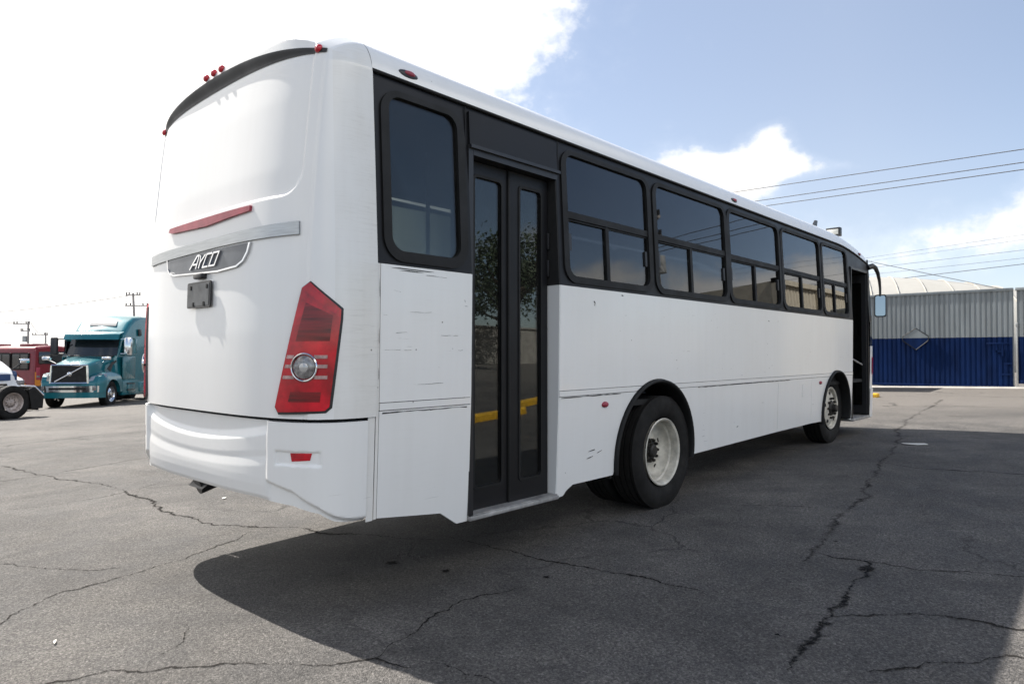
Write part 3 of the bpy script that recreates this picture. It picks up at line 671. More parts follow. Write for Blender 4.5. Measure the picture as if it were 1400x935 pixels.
# scuffs on the flank: sealant smears and a few knocks of the photograph
for x0, x1, z in ((.10, .42, 1.868), (.16, .34, 1.858)): bp('sealant_smear', side([(x0, z-.002), (x0+.06, z+.003), (x1, z+.001), (x1-.05, z-.003)], (), -.002, .004, .1), CRACK)
for pts in ([(1.66, 1.052), (2.0, 1.054), (2.45, 1.053)], [(3.8, 1.052), (5.1, 1.055), (6.2, 1.054)], [(.05, 1.046), (.40, 1.048), (.70, 1.047)], [(2.06, 1.79), (2.075, 1.775), (2.07, 1.755)], [(2.02, .62), (2.10, .63)], [(2.14, .60), (2.20, .615)], [(2.0, .57), (2.08, .58)],
            [(.12, 1.74), (.17, 1.732)], [(.24, 1.62), (.40, 1.625)], [(.045, 1.60), (.075, 1.598)], [(.06, 1.40), (.17, 1.402)], [(.20, 1.398), (.25, 1.40)], [(.48, 1.49), (.56, 1.492)], [(.58, 1.49), (.62, 1.492)], [(.62, 1.40), (.66, 1.401)], [(.676, 1.68), (.70, 1.675)], [(.672, 1.72), (.680, 1.70)], [(.30, 1.20), (.50, 1.203)], [(.14, 1.50), (.22, 1.503)], [(.36, 1.845), (.52, 1.84)], [(.02, 1.80), (.022, 1.70)], [(.02, 1.52), (.021, 1.44)], [(.02, 1.30), (.021, 1.24)], [(5.5, 1.76), (5.53, 1.75)], [(4.7, .60), (4.73, .605)], [(2.45, 1.86), (2.47, 1.855)]):
    rnd = random.Random(int(pts[0][0]*100)); m = M(); thin = 1. if pts[0][1] < 1.06 or pts[0][0] > .72 else .30
    for a, b in zip(pts[:-1], pts[1:]):
        n = max(2, int(abs(b[0]-a[0])/.05)); m.tube([(a[0]+(b[0]-a[0])*i/n, sy(a[1])-.002, a[1]+(b[1]-a[1])*i/n+rnd.uniform(-.002, .002)) for i in range(n+1)], [rnd.uniform(.0008, .004)*thin for _ in range(n+1)], 5)
    bp('scuff', m, CRACK if thin == 1 else GRIME)
# rear folding door
m = M().box(.736, 1.642, .165, .20, .33, 2.72).box(.736, .778, .03, .165, .33, 2.72).box(.78, 1.64, .03, .165, 2.66, 2.715)
bp('door_frame', m, BLKP)
bp('door_jamb', side([(1.634, .33), (1.634, 1.884), (1.642, 1.884), (1.642, .33)], (), .004, .14, .1), MW)
bp('door_jamb', side([(1.630, 1.886), (1.630, 2.70), (1.642, 2.70), (1.642, 1.886)], (), .004, .14, .1), BLK)
bp('door_jamb', side([(.735, .325), (.735, 1.884), (.742, 1.884), (.742, .325)], (), .002, .12, .1), MW)
def leaf(x0, x1, gx0, gx1, y0):
    p, t = fill2d([(x0, .352), (x0, 2.655), (x1, 2.655), (x1, .352)], [rrect(gx0, gx1, .50, 2.555, .03)], .12)
    w = bp('door_leaf', thick(p, t, lambda a, b, d: Vector((a, y0+d, b)), .035), CHAR)
    p, t = fill2d(rrect(gx0-.01, gx1+.01, .49, 2.565, .03), (), .2)
    bp('pane', thick(p, t, lambda a, b, d: Vector((a, y0+.012+d, b)), .005), GLASSD, w)
    p, t = fill2d(rrect(gx0-.018, gx1+.018, .482, 2.573, .036), [rrect(gx0, gx1, .50, 2.555, .03)], .06)
    bp('pane_seal', thick(p, t, lambda a, b, d: Vector((a, y0-.006+d, b)), .01), RUB, w)
    return w
w = leaf(.775, 1.185, .87, 1.125, .115); bp('leaf_edge', M().box(1.187, 1.207, .10, .15, .352, 2.655, .004), RUB, w)
w = leaf(1.21, 1.615, 1.31, 1.535, .105); [bp('hinge', M().box(1.60, 1.62, .085, .105, z_, z_+.12, .004), BLKP, w) for z_ in (1.95, 2.15)]
bp('door_sill', M().box(.735, 1.640, .016, .20, .318, .345, .004).box(.735, 1.64, .03, .20, .346, .352), SILL)
# wheel arches: rubber lip outside, dark liner inside
for (cx, cz), r_, zb in ((RW, .668, .42), (FW, .615, .44)):
    A = arch(cx, cz, r_-.008, zb-.03, 40)
    m = M().grid([[(x, sy(z)+yy, z) for x, z in [(cx+(a-cx)*k, cz+(b-cz)*k) for a, b in A]] for yy, k in ((.02, 1.0), (-.012, 1.006), (-.03, 1.0), (-.034, .985), (-.028, .965), (-.01, .955), (.10, .95), (.62, .95))])
    bp('wheel_arch', m, RUB, smooth=60)
    bp('arch_liner', M().prism([(x, .62, z) for x, z in arch(cx, cz, r_-.02, .4)], (0, .01, 0)), BLK)
# marker lamps of the side
for x, z in ((2.225, .975), (7.30, .988)): marker((x, sy(z)-.002, z), (0, -1, 0), 'side_marker', (.045, .024, .02), REDF)
for x in (.27, 4.74, 9.3):
    p = Vector((x, .063, 3.035-droop(x))); bs = marker(p, (0, -1, .35), 'roof_marker_base', (.075, .026, .012), BLKP)
    marker(p+Vector((.005, -.010, .003)), (0, -1, .35), 'roof_marker', (.04, .017, .012), REDF)
# ---- roof
YS = [.05, .055, .06, .067, .075, .085, .095, .112, .13, .15, .175, .2, .235, .27, .315, .36, .43, .5, .65, .8, 1.0, 1.25]
YS = YS+[2.5-y for y in YS[-2::-1]]
XR = list(np.linspace(0.004, 8.2, 60))+list(np.linspace(8.3, 9.64, 20))
rows = [[(x, y, rz_(y)-droop(x)) for y in YS] for x in XR]
for k in range(1, 15):            # front end of the roof rolls down to the windscreen
    t = k/14; x = 9.64+.42*math.sin(t*math.pi/2)
    rows.append([(9.64+(x-9.64)*(1-abs((y-1.25)/1.22)**3.5*.75), y, rz_(y)-droop(9.64)-.10*(1-math.cos(t*math.pi/2))*1.6-(rz_(y)-2.985)*.55*t*t) for y in YS])
bp('roof', M().grid(rows), paint_white('white_roof_paint', .12, .1), smooth=60)
bp('roof_hatch', M().box(4.9, 5.65, .75, 1.75, 3.29, 3.385, .03), MW); bp('roof_hatch', M().box(1.9, 2.6, .8, 1.7, 3.29, 3.38, .03), MW)
m = M(); q = [(8.20, .50, 3.24), (8.66, .50, 3.24), (8.74, .50, 3.45), (8.66, .50, 3.45), (8.52, .50, 3.33)]
m.prism(q, (0, .025, 0)); bp('shark_antenna', m, BLKP)
fl = bp('floodlight', M().box(9.30, 9.40, .34, .56, 3.275, 3.415, .008).box(9.33, 9.37, .41, .49, 3.10, 3.28), BLKP)
bp('lamp_glass', M().box(9.292, 9.30, .365, .535, 3.305, 3.385, .003), simple('pale_lamp_glass', (.6, .6, .56), .3), fl)
# ---- left side (seen through the glass and by its shadow)
for nm, poly, mt in (('side_panel', [(.01, .46), (.01, ZT), (9.65, ZT), (9.65, .40), (8.62, .42), (8.6, 1.1), (7.4, 1.1), (7.38, .45), (3.73, .45), (3.7, 1.1), (2.4, 1.1), (2.37, .45)], MW),):
    bp(nm, mirror_side(side(poly, (), 0, .02, .2)), mt)
LW = [(.25, 1.45, 2.42, .85)]+WINS[:]
hl = [rrect(a-.02, b+.02, 1.945, 2.905, .10) for a, b, c, d in LW]
bp('window_band', mirror_side(side([(.01, 1.888), (.01, BZ), (9.75, BZ-.15), (9.75, 1.888)], hl, .003, .024, .12)), CHAR)
for a in LW: window(*a, left=True)
# ---- inside
bp('interior_floor', M().box(1.70, 9.6, .62, 2.42, .98, 1.0).box(.05, .735, .1, 2.42, 1.15, 1.2).box(.735, 1.7, .95, 2.42, .98, 1.0), FLOORIN)
bp('interior_ceiling', M().box(.02, 9.5, .1, 2.4, 2.955, 2.962), DARKIN)
bp('rear_bulkhead', M().box(.0, .02, .08, 2.42, .6, 2.95), DARKIN)
bp('entry_step', M().box(.79, 1.62, .22, .55, .34, .36).box(.79, 1.62, .55, .58, .36, .66).box(.79, 1.62, .58, .92, .64, .66).box(.79, 1.62, .92, .95, .66, 1.0), DARKIN)
bp('grab_pole', M().tube([(1.18, .95, 1.0), (1.18, .95, 2.95)], .017).tube([(1.25, .30, .7), (1.3, .32, 1.4), (1.55, .6, 1.9), (1.6, .7, 2.2)], .013), SILL)
seat = simple('seat_fabric', (.06, .065, .08), .85)
m = M()
for x in np.arange(2.4, 8.0, .78):
    for y in (.25, .70, 1.50, 1.95):
        m.box(x, x+.42, y, y+.42, 1.36, 1.45, .03).box(x-.02, x+.06, y, y+.42, 1.42, 1.98, .03).box(x+.15, x+.25, y+.1, y+.3, 1.0, 1.36)
bp('seats', m, seat)
# ---- chassis underneath
m = M().box(.10, 9.5, .75, .88, .55, .80).box(.10, 9.5, 1.62, 1.75, .55, .80).box(-.28, 2.2, .35, 2.15, .62, .97).box(2.2, 9.55, .1, 2.4, .93, .975).box(3.8, 7.3, .3, 1.0, .5, .93).box(3.8, 7.3, 1.5, 2.2, .5, .93)
m.tube([(RW[0]+.15, .3, .5), (RW[0]+.15, 2.2, .43)], .09).tube([(FW[0]+.05, .3, .55), (FW[0]+.05, 2.2, .5)], .06)
bp('chassis', m, BLK)
bp('mud_guard', M().box(2.36, 2.385, .06, .62, .36, .9).box(3.70, 3.72, .06, .62, .40, .9), RUB)
bp('exhaust_pipe', M().tube([(.3, 1.25, .62), (-.25, 1.27, .60), (-.43, 1.28, .545)], .055, 16).prism([(-.40, 1.12, .60), (-.40, 1.36, .60), (-.44, 1.40, .535), (-.44, 1.20, .535)], (.006, 0, 0)), BLKP)
# ---- wheels
def tyre_prof(r_, w, ri):
    g = []
    h = w/2
    pts = [(ri, -h*.62), (ri+.02, -h*.80), (ri+.07, -h*.97), (ri+.12, -h), (r_-.06, -h*.985), (r_-.022, -h*.93), (r_-.006, -h*.84)]
    for k in range(4):
        a = -h*.62+k*(h*1.24/3.)
        pts += [(r_, a-.012 if k else a-.03), (r_, a-.007), (r_-.014, a-.005), (r_-.014, a+.005), (r_, a+.007)]
    pts += [(r_-.006, h*.84), (r_-.022, h*.93), (r_-.06, h*.985), (ri+.12, h), (ri+.07, h*.97), (ri+.02, h*.80), (ri, h*.62)]
    return pts
def wheel(cx, cy, cz, out, rear, parent, r_=.505, twin=True, rimmat=RIMW):
    """out = -1: the wheel faces -y. cy is the plane of the outer sidewall."""
    ri = .292*r_/.505
    def T(a): return Matrix.Translation((cx, a, cz)) @ Matrix.Diagonal((1, -out, 1, 1))
    w = .28
    if rear:
        prof = [(ri+.004, .008), (ri+.012, 0), (ri+.004, -.006), (ri-.012, .004), (ri-.020, .03), (ri-.018, .075), (ri-.034, .085), (ri-.040, .125), (ri-.060, .150), (.20, .165), (.15, .160), (.11, .158), (.0, .158)]
        hub = [(0, .085), (.045, .085), (.058, .095), (.064, .125), (.095, .130), (.106, .140), (.110, .165)]
    else:
        prof = [(ri+.004, .008), (ri+.012, 0), (ri+.004, -.006), (ri-.014, .005), (ri-.022, .04), (ri-.036, .052), (ri-.050, .030), (.20, .012), (.15, .002), (.12, .0), (0, .0)]
        hub = [(0, -.085), (.045, -.085), (.055, -.075), (.06, -.03), (.095, -.02), (.11, 0), (.112, .01)]
    rim = M().lathe(prof, 56, T(cy+(-out)*.012))
    wo = bp('wheel', rim, rimmat, parent)
    ty = M().lathe(tyre_prof(r_, w, ri), 72, T(cy+(-out)*w/2), True)
    if rear and twin: ty.lathe(tyre_prof(r_, w, ri), 56, T(cy+(-out)*(w*1.5+.045)), True)
    bp('tyre', ty, TYRE, wo, smooth=40)
    h = M().lathe(hub, 36, T(cy+(-out)*.012))
    for k in range(10):
        a = 2*math.pi*k/10; rr = .095 if rear else .143
        yo = .135 if rear else 0.0
        h.lathe([(0, yo-.035), (.011, yo-.035), (.016, yo-.02), (.016, yo+.01)], 8, T(cy+(-out)*.012) @ Matrix.Translation((rr*math.cos(a), 0, rr*math.sin(a))))
    bp('hub', h, HUB, wo)
    holes = M()
    for k in range(5):
        a = 2*math.pi*(k+.3)/5; rr = .215
        yo = .1605 if rear else .008
        holes.lathe([(0, yo), (.024, yo), (.026, yo+.004)], 16, T(cy+(-out)*.012) @ Matrix.Translation((rr*math.cos(a), 0, rr*math.sin(a))))
    bp('hand_hole', holes, BLK, wo)
    return wo
wheel(3.19, .035, .493, -1, True, bus)
wheel(8.10, .115, .592, -1, False, bus)
wheel(3.19, 2.46, .425, 1, True, bus)
wheel(8.10, 2.40, .53, 1, False, bus)
# ---- front end: open doorway, windscreen corner, mirror
bp('door_frame', M().box(8.737, 8.76, .02, .16, .37, 2.69).box(9.615, 9.64, .02, .16, .37, 2.69).box(8.737, 9.64, .03, .16, 2.665, 2.70), BLKP)
bp('door_sill', M().box(8.735, 9.64, .012, .6, .355, .395, .005), SILL)
bp('entry_step', M().box(8.76, 9.6, .6, .9, .68, .72).box(8.76, 9.6, .58, .6, .39, .7).box(8.76, 9.6, .88, .9, .7, 1.0), BLK)
bp('doorway_liner', M().box(8.70, 8.72, .16, 1.3, .4, 2.9).box(9.64, 9.66, .16, 1.0, .4, 2.9).box(8.7, 9.66, 1.3, 1.32, .4, 2.9), BLK)
def leaf_in(x0, y0, y1):
    p, t = fill2d([(y0, .42), (y0, 2.64), (y1, 2.64), (y1, .42)], [rrect(y0+.07, y1-.05, .55, 2.52, .03)], .15)
    w = bp('door_leaf', thick(p, t, lambda a, b, d: Vector((x0+d, a, b)), .03), BLKP)
    p, t = fill2d(rrect(y0+.06, y1-.04, .54, 2.53, .03), (), .3); bp('pane', thick(p, t, lambda a, b, d: Vector((x0+.012+d, a, b)), .005), GLASSL, w)
leaf_in(9.57, .04, .46); leaf_in(8.79, .05, .46)
bp('grab_rail', M().tube([(8.85, .10, 1.33), (9.55, .10, 1.20)], .014), SILL)
FA = .40
def fcap(s_, z, inset=0):
    A = FA-.10*max(0, z-1.5)/1.3; w = 1.25-sy(z); c, q = math.cos(s_*math.pi), math.sin(s_*math.pi)
    return Vector((9.66+max(0, A-inset)*abs(q)**(2/4.), 1.25-(w-inset*.3)*math.copysign(abs(c)**(2/4.), c), z))
FS = np.r_[np.linspace(0, .12, 16), np.linspace(.12, .88, 50)[1:], np.linspace(.88, 1, 16)[1:]]
bp('front_panel', M().grid([[fcap(s_, z) for s_ in FS] for z in np.linspace(.34, 1.50, 20)]), MW, smooth=60)
bp('windscreen', M().grid([[fcap(s_, z, .01) for s_ in FS] for z in np.linspace(1.51, 2.60, 16)]), simple('dark_windscreen', (.03, .035, .035), .05, coat=.6), smooth=60)
bp('destination_panel', M().grid([[fcap(s_, z) for s_ in FS] for z in np.linspace(2.61, 2.90, 8)]), CHAR, smooth=60)
m = M()
for z in np.linspace(1.08, 1.30, 2): pass
bp('front_lamp', M().grid([[fcap(s_, z)+Vector((.012*math.sin(s_*math.pi), -.008, 0)) for s_ in np.linspace(.012, .10, 10)] for z in np.linspace(1.05, 1.32, 6)]), RED)
bp('front_bumper', M().grid([[fcap(s_, z)+Vector((.05*math.sin(s_*math.pi)**.5, -.012*math.cos(s_*math.pi), 0)) for s_ in FS] for z in np.linspace(.36, .82, 10)]), MWB, smooth=60)
mir = M().tube([(9.72, .05, 2.77), (9.80, .0, 2.80), (9.90, -.02, 2.78), (9.98, -.035, 2.70), (10.03, -.045, 2.58), (10.05, -.05, 2.45), (10.05, -.05, 2.32)], [.045, .045, .035, .03, .025, .02, .018], 10)
mir.prism([(10.041-(y+.055)*.22+(z-2.16)*.03, y, z) for y, z in rrect(-.140, .030, 1.98, 2.35, .035)], (.055, .012, 0))
mo = bp('wing_mirror', mir, BLKP)
bp('mirror_glass', M().prism([(10.036-(y+.055)*.22+(z-2.16)*.03, y, z) for y, z in rrect(-.126, .016, 2.0, 2.33, .03)], (.004, 0, 0)), simple('mirror_glass', (.42, .455, .46), .02, 1, var=.01), mo)

# ------------------------------------------------------------------ gate, walls and roofs on the right
GREY = simple('grey_sheet_paint', (.205, .23, .245), .5, var=.11, scale=2, stretch=(1, 1.6, .35)); BLUE = simple('blue_sheet_paint', (.002, .0145, .068), .7, spec=.12, var=.25, scale=2, stretch=(1, 1.6, .35))
POST = simple('galvanised_steel', (.36, .37, .37), .5, .4)
def corr(y0, y1, z0, z1, x, pitch=.137, dep=.024, mat=None):
    rows = []; y = y0
    prof = []
    while y < y1-.001:
        for a, d in ((0, 0), (.50, 0), (.62, dep), (.88, dep)): prof.append((min(y1, y+a*pitch), d))
        y += pitch
    prof.append((y1, 0))
    return M().grid([[(x+d, yy, z) for yy, d in prof] for z in (z0, z1)])
GX = 22.95
def gate(y0, y1, label, diamond=False):
    g0 = gz(GX, (y0+y1)/2)
    t = thing('sheet_metal_gate', label, 'gate', (GX, (y0+y1)/2, g0), group='grey and blue sheet metal gates')
    b = lambda n, m, mt, p=None: obj(n, m, mt, p or t, world=True, smooth=25)
    b('upper_sheet', corr(y0+.03, y1-.03, 1.888, 3.30, GX), GREY); b('lower_sheet', corr(y0+.03, y1-.03, g0+.10, 1.885, GX), BLUE)
    m = M().box(GX-.03, GX+.07, y0, y1, 3.27, 3.36, .006).box(GX+.02, GX+.07, y0, y0+.06, g0+.06, 3.3)
    b('top_rail', m, GREY); b('bottom_rail', M().box(GX-.03, GX+.07, y0, y1, g0+.05, g0+.14, .006), BLUE)
    if diamond:
        c = (2.07, 1.865); P = [(2.07, 2.20), (1.72, 1.94), (1.72, 1.80), (2.07, 1.50), (2.45, 1.80), (2.45, 1.94)]
        up = [(2.07, 2.20), (1.72, 1.94), (1.72, 1.885), (2.45, 1.885), (2.45, 1.94)]; lo = [(1.72, 1.882), (1.72, 1.80), (2.07, 1.50), (2.45, 1.80), (2.45, 1.882)]
        pl_ = b('diamond_plate', M().prism([(GX-.03, y, z) for y, z in up], (-.03, 0, 0)), GREY)
        b('lower_half', M().prism([(GX-.03, y, z) for y, z in lo], (-.03, 0, 0)), BLUE, pl_)
        b('plate_rim', M().tube([(GX-.055, y, z) for y, z in P+P[:1]], .014, 5), RUB, pl_)
        b('latch', M().box(GX-.07, GX-.02, -.42, .18, 1.66, 1.70, .004).box(GX-.06, GX-.02, -.25, -.20, 1.30, 1.68).box(GX-.06, GX-.02, -.10, -.05, 1.40, 1.68).box(GX-.06, GX-.02, -.2, .02, 1.42, 1.47).box(GX-.06, GX-.02, -.45, -.20, .72, .78).box(GX-.06, GX-.02, -.45, -.25, 1.05, 1.10), BLUE)
    return t
gate(-.50, 8.6, 'wide sheet metal gate, grey above and blue below, with a diamond plate', True)
gate(-5.0, -.55, 'sheet metal gate at the right edge beyond the steel post')
m = M().box(GX-.10, GX-.05, -.605, -.56, gz(GX, -.6), 2.25, .006).box(GX-.11, GX-.04, -.615, -.55, 2.18, 2.30, .01)
g = tag(obj('gate_post', m, POST, loc=(GX-.06, -.58, gz(GX, -.6))), 'thin galvanised post between the two sheet metal gates', 'post')
# vaulted pale roof beyond the gate
t = thing('warehouse', 'pale vaulted warehouse roof rising behind the grey and blue gate', 'warehouse', (40, 10, .8))
VR = simple('pale_translucent_sheet', (.34, .33, .30), .6, var=.06, scale=1); VRIB = simple('roof_rib', (.36, .34, .30), .6)
AX = Vector((.32, -.947, 0)); AN = Vector((.947, .32, 0)); P0 = Vector((40.5, 13.5, 0))
def vault(u, a, rr=0):      # u along the axis, a angle over the span
    zc = .6+.0*u; return P0+AX*u+AN*(-(8.2+rr)*math.cos(a))+Vector((0, 0, 1.3+(4.68+rr)*math.sin(a)*(1-max(0, u-3)**2*.0028)))
obj('vault_roof', M().grid([[vault(u, math.pi*i/30) for u in np.linspace(-16, 12, 57)] for i in range(31)]), VR, t, world=True, smooth=60)
for u in np.arange(-15, 12.5, 1.25):
    obj('roof_rib', M().tube([vault(u, math.pi*i/24, .03) for i in range(25)],   .035, 6), VRIB, t, world=True)
obj('side_wall', M().grid([[vault(u, 0)+Vector((0, 0, z)) for u in (-16, 12)] for z in (-1.2, 0)]), CONC, t, world=True)
# yellow kerb end by the bus front, unseen hut added behind the bus for the shade that reaches past it
m = M().box(17.35, 17.65, 1.85, 4.5, gz(17.5, 3)-.05, gz(17.5, 3)+.13, .03); tag(obj('kerb_block', m, YEL, loc=(17.5, 3.1, gz(17.5, 3))), 'yellow painted kerb block just past the bus front', 'kerb')
t = thing('shadow_caster_hut', 'unseen cream hut added behind the white bus front to cast its shadow', 'hut', (20.6, 6.0, gz(20.6, 6)))
CREAM = simple('cream_paint', (.44, .40, .32), .6, var=.1)
obj('wall', M().box(19.7, 21.5, 4.7, 7.6, .0, 3.9), CREAM, t, world=True); obj('roof', M().box(19.5, 21.7, 4.5, 7.8, 3.9, 4.05, .02), CONC, t, world=True)
obj('window', M().box(19.68, 19.70, 5.4, 6.6, 1.4, 2.5), GLASSL, t, world=True)
# cream container to the right of the frame: its reflection lies in the front windows
t = thing('shipping_container', 'cream corrugated container reflected in the front side windows of the bus', 'container', (20.4, -5.7, gz(20.4, -5.7)))
def corr_x(x0, x1, z0, z1, y):
    prof = []; x = x0
    while x < x1-.001:
        for a, d in ((0, 0), (.5, 0), (.62, -.035), (.88, -.035)): prof.append((min(x1, x+a*.28), d))
        x += .28
    prof.append((x1, 0)); return M().grid([[(xx, y+d, z) for xx, d in prof] for z in (z0, z1)])
z0 = gz(20, -5)
obj('side_wall', corr_x(17.9, 25.1, z0+.15, z0+3.55, -4.55), CREAM, t, world=True, smooth=25)
obj('frame', M().box(17.85, 25.15, -4.6, -4.45, z0, z0+.16).box(17.85, 25.15, -4.6, -4.45, z0+3.5, z0+3.65).box(17.85, 18.0, -4.6, -4.45, z0, z0+3.65).box(21.4, 21.5, -4.6, -4.48, z0, z0+3.6).box(25.0, 25.15, -4.6, -4.45, z0, z0+3.65).box(17.9, 25.1, -7, -4.62, z0+.1, z0+3.57), CREAM, t, world=True)

m = M().grid([[(x, y, gz(x, y)+h) for x, y in ((5.2, -4.7), (7, -5.3), (9, -6.3), (10.5, -7.1))] for h in (0, .16)]); m = M()
for a, b_ in (((5.0, -4.95), (7.5, -5.32)), ((7.7, -5.95), (10.8, -6.82))):
    d = (Vector(b_)-Vector(a)).normalized(); nn = Vector((-d.y, d.x))*.09
    m = M().loft([[(p[0]+nn.x*k, p[1]+nn.y*k, gz(*p)+h) for k, h in ((-1, 0), (-1, .10), (-.7, .13), (.7, .13), (1, .10), (1, 0))] for p in (a, b_)])
    tag(obj('kerb_block', m, YEL, loc=(a[0], a[1], gz(*a))), 'yellow kerb mirrored low in the '+('left' if a[0] < 6 else 'right')+' glass of the rear door', 'kerb')
t = thing('boundary_wall', 'grey yard wall mirrored low in the dark door and window glass', 'wall', (25, -27, gz(25, -27)))
obj('wall', M().box(-5, 60, -27.2, -27, -.3, 3.0), CONC, t, world=True); obj('coping', M().box(-5, 60, -27.3, -26.9, 3.0, 3.1), CONC, t, world=True)

# ------------------------------------------------------------------ poles and wires
WOOD = simple('hazed_weathered_pole', (.30, .28, .27), .85, var=.25); CAB = simple('cable', (.055, .055, .06), .7)  # pole wood paled so its colour carries the distance haze
def pole(x, y, top, label, lean=(0, 0), arms=((0, .9, 0),), extra=None, r_=.14):
    z0 = gz(x, y); t = thing('utility_pole', label, 'utility pole', (x, y, z0), group='utility poles')
    H_ = top-z0; tip = Vector((lean[0], lean[1], H_))
    obj('shaft', M().tube([(0, 0, -.3), tip], [r_*1.2, r_*.8], 10), WOOD, t)
    for dz, hw, sh_ in arms:
        p = tip*((H_-dz)/H_); a = Vector((.675, -.738, 0))
        obj('crossarm', M().tube([p-a*(hw-sh_), p+a*(hw+sh_)], .075, 6), WOOD, t)
        m = M()
        for k in (-.92, -.55, .55, .92):
            q = p+a*(k*hw+sh_); m.tube([q+Vector((0, 0, .05)), q+Vector((0, 0, .32))], [.06, .085], 8)
        obj('insulator', m, BLKP, t)
    if extra:
        q = tip*((H_-extra)/H_)+Vector((-.3, .35, 0)); obj('transformer', M().tube([q-Vector((0, 0, .45)), q+Vector((0, 0, .35))], .28, 12), POST, t)
    return t
pole(26.9, 83.6, 8.55, 'leaning utility pole with two crossarms above the teal truck', (-.45, .3), ((.25, .85, 0), (1.5, 1.35, .35)))
pole(20.7, 105.2, 5.7, 'utility pole with offset crossarm and transformer above the red bus', (0, 0), ((.35, 1.1, -.9), (1.3, .6, -.4)), 2.3)
pole(27.7, 127.1, 4.85, 'smallest far utility pole just left of the teal truck', (0, 0), ((.4, 1.3, -.9),))
pole(24.9, -12.4, 9.0, 'utility pole beyond the right edge carrying the three wires', (0, 0), ((.3, 1.1, 0), (1.2, 1.1, 0)), 2.4)
def wire(a, b, sag, r_, label, n=20, grp='overhead wires on the right'):
    a, b = Vector(a), Vector(b); P = [a.lerp(b, i/n)-Vector((0, 0, sag*4*(i/n)*(1-i/n))) for i in range(n+1)]
    return tag(obj('overhead_wire', M().tube(P, r_, 5), CAB, loc=tuple(P[0])), label, 'wire', grp)
def ext(a, b, ya, yb):
    a, b = Vector(a), Vector(b); d = (b-a)/(b.y-a.y); return a+d*(ya-a.y), a+d*(yb-a.y)
for (a, b), lb in zip((((30.36, 11.32, 9.5), (27.16, -.43, 8.51)), ((30.09, 10.32, 8.82), (27.16, -.42, 8.05)), ((29.89, 9.59, 8.47), (27.16, -.42, 7.8))),
                      ('topmost of the three dark wires in the sky right of the bus', 'middle of the three dark wires in the sky right of the bus', 'lowest of the three dark wires in the sky right of the bus')):
    p, q = ext(a, b, 38, -12.4); wire(p, q, .0, .017, lb)
for (a, b), rr, lb in ((((40.83, 8.15, 5.53), (40.49, .84, 5.91)), .016, 'lowest thick wire crossing just above the pale vaulted roof'),
                       (((40.81, 7.83, 6.36), (40.49, .83, 6.62)), .009, 'faint wire second above the pale vaulted roof'),
                       (((40.82, 8.02, 6.97), (40.49, .83, 7.4)), .007, 'faintest and highest of the thin wires over the pale roof'),
                       (((40.78, 7.25, 6.0), (40.49, .84, 6.21)), .008, 'faint wire nearest above the thick wire over the roof'),
                       (((40.81, 8.1, 6.75), (40.49, .84, 7.15)), .006, 'faint wire second from the top over the pale roof')):
    p, q = ext(a, b, 26, -16); wire(p, q, .0, rr, lb, grp='thin wires over the warehouse')
wire((40.9, 10.6, 7.55), (40.45, 1.0, 4.45), .0, .016, 'wire slanting down behind the gate from the bus front', grp='thin wires over the warehouse')
wire((26.3, 84.0, 8.3), (9, 112, 6.0), .5, .03, 'wire running left from the leaning utility pole', grp='wires on the left')
wire((20.2, 105.6, 5.6), (-2, 110, 4.2), .3, .03, 'wire running left from the pole with the transformer', grp='wires on the left')
wire((20.9, 105.0, 5.6), (27.2, 127.0, 4.6), .4, .03, 'wire between the two far utility poles', grp='wires on the left')

# ------------------------------------------------------------------ vehicles on the left
TEAL = simple('teal_paint', (.009, .135, .165), .25, .15, .5, var=.12, scale=2); REDB = simple('red_bus_paint', (.17, .005, .014), .35, 0, .4, var=.15)
DGL = simple('dark_vehicle_glass', (.018, .022, .025), .05, coat=.6); WT = simple('white_truck_paint', (.75, .77, .80), .3, 0, .4, var=.06)
NAVY = simple('navy_stripe', (.02, .05, .14), .4); ORG = simple('orange_stripe', (.62, .22, .02), .5)
def ring(x, hw, z0, z1, r_, top=0, n=5, hwt=None):
    """rounded section across a cab at x: half width at the bottom hw, at the top hwt"""
    hwt = hw if hwt is None else hwt
    P = [(x, hw, z0)]
    for i in range(n+1):
        a = R(90*i/n); P.append((x, hwt-r_+r_*math.cos(a), z1-r_+r_*math.sin(a)))
    P.append((x, 0, z1+top))
    return P+[(x, -y, z) for _, y, z in P[-2::-1]]
def lwheel(t, x, y, out, r_=.515, twin=False, rim=None, par=None):
    ri = r_*.57; T = Matrix.Translation((x, y, r_)) @ Matrix.Diagonal((1, -out, 1, 1)); w = .28
    wo = obj('wheel', M().lathe([(ri+.01, 0), (ri-.01, .01), (ri-.03, .05), (ri-.06, .06 if not twin else .13), (.16, .03 if not twin else .16), (.10, .0 if not twin else .10), (0, 0 if not twin else .08)], 32, T), rim or CHROME, t)
    ty = M().lathe([(p[0]*r_/.505 if p[0] > .35 else ri+(p[0]-.292), p[1]+w/2) for p in tyre_prof(.505, w, .292)], 40, T, True)
    if twin: ty.lathe([(p[0]*r_/.505 if p[0] > .35 else ri+(p[0]-.292), p[1]+w*1.5+.04) for p in tyre_prof(.505, w, .292)], 40, T, True)
    obj('tyre', ty, TYRE, wo)
    h = M()
    for k in range(10):
        a = 2*math.pi*k/10; h.lathe([(0, -.03 if not twin else .12), (.017, -.02 if not twin else .12), (.018, .05 if not twin else .17)], 6, T @ Matrix.Translation((.13*math.cos(a), 0, .13*math.sin(a))))
    obj('hub', h, HUB, wo); return wo

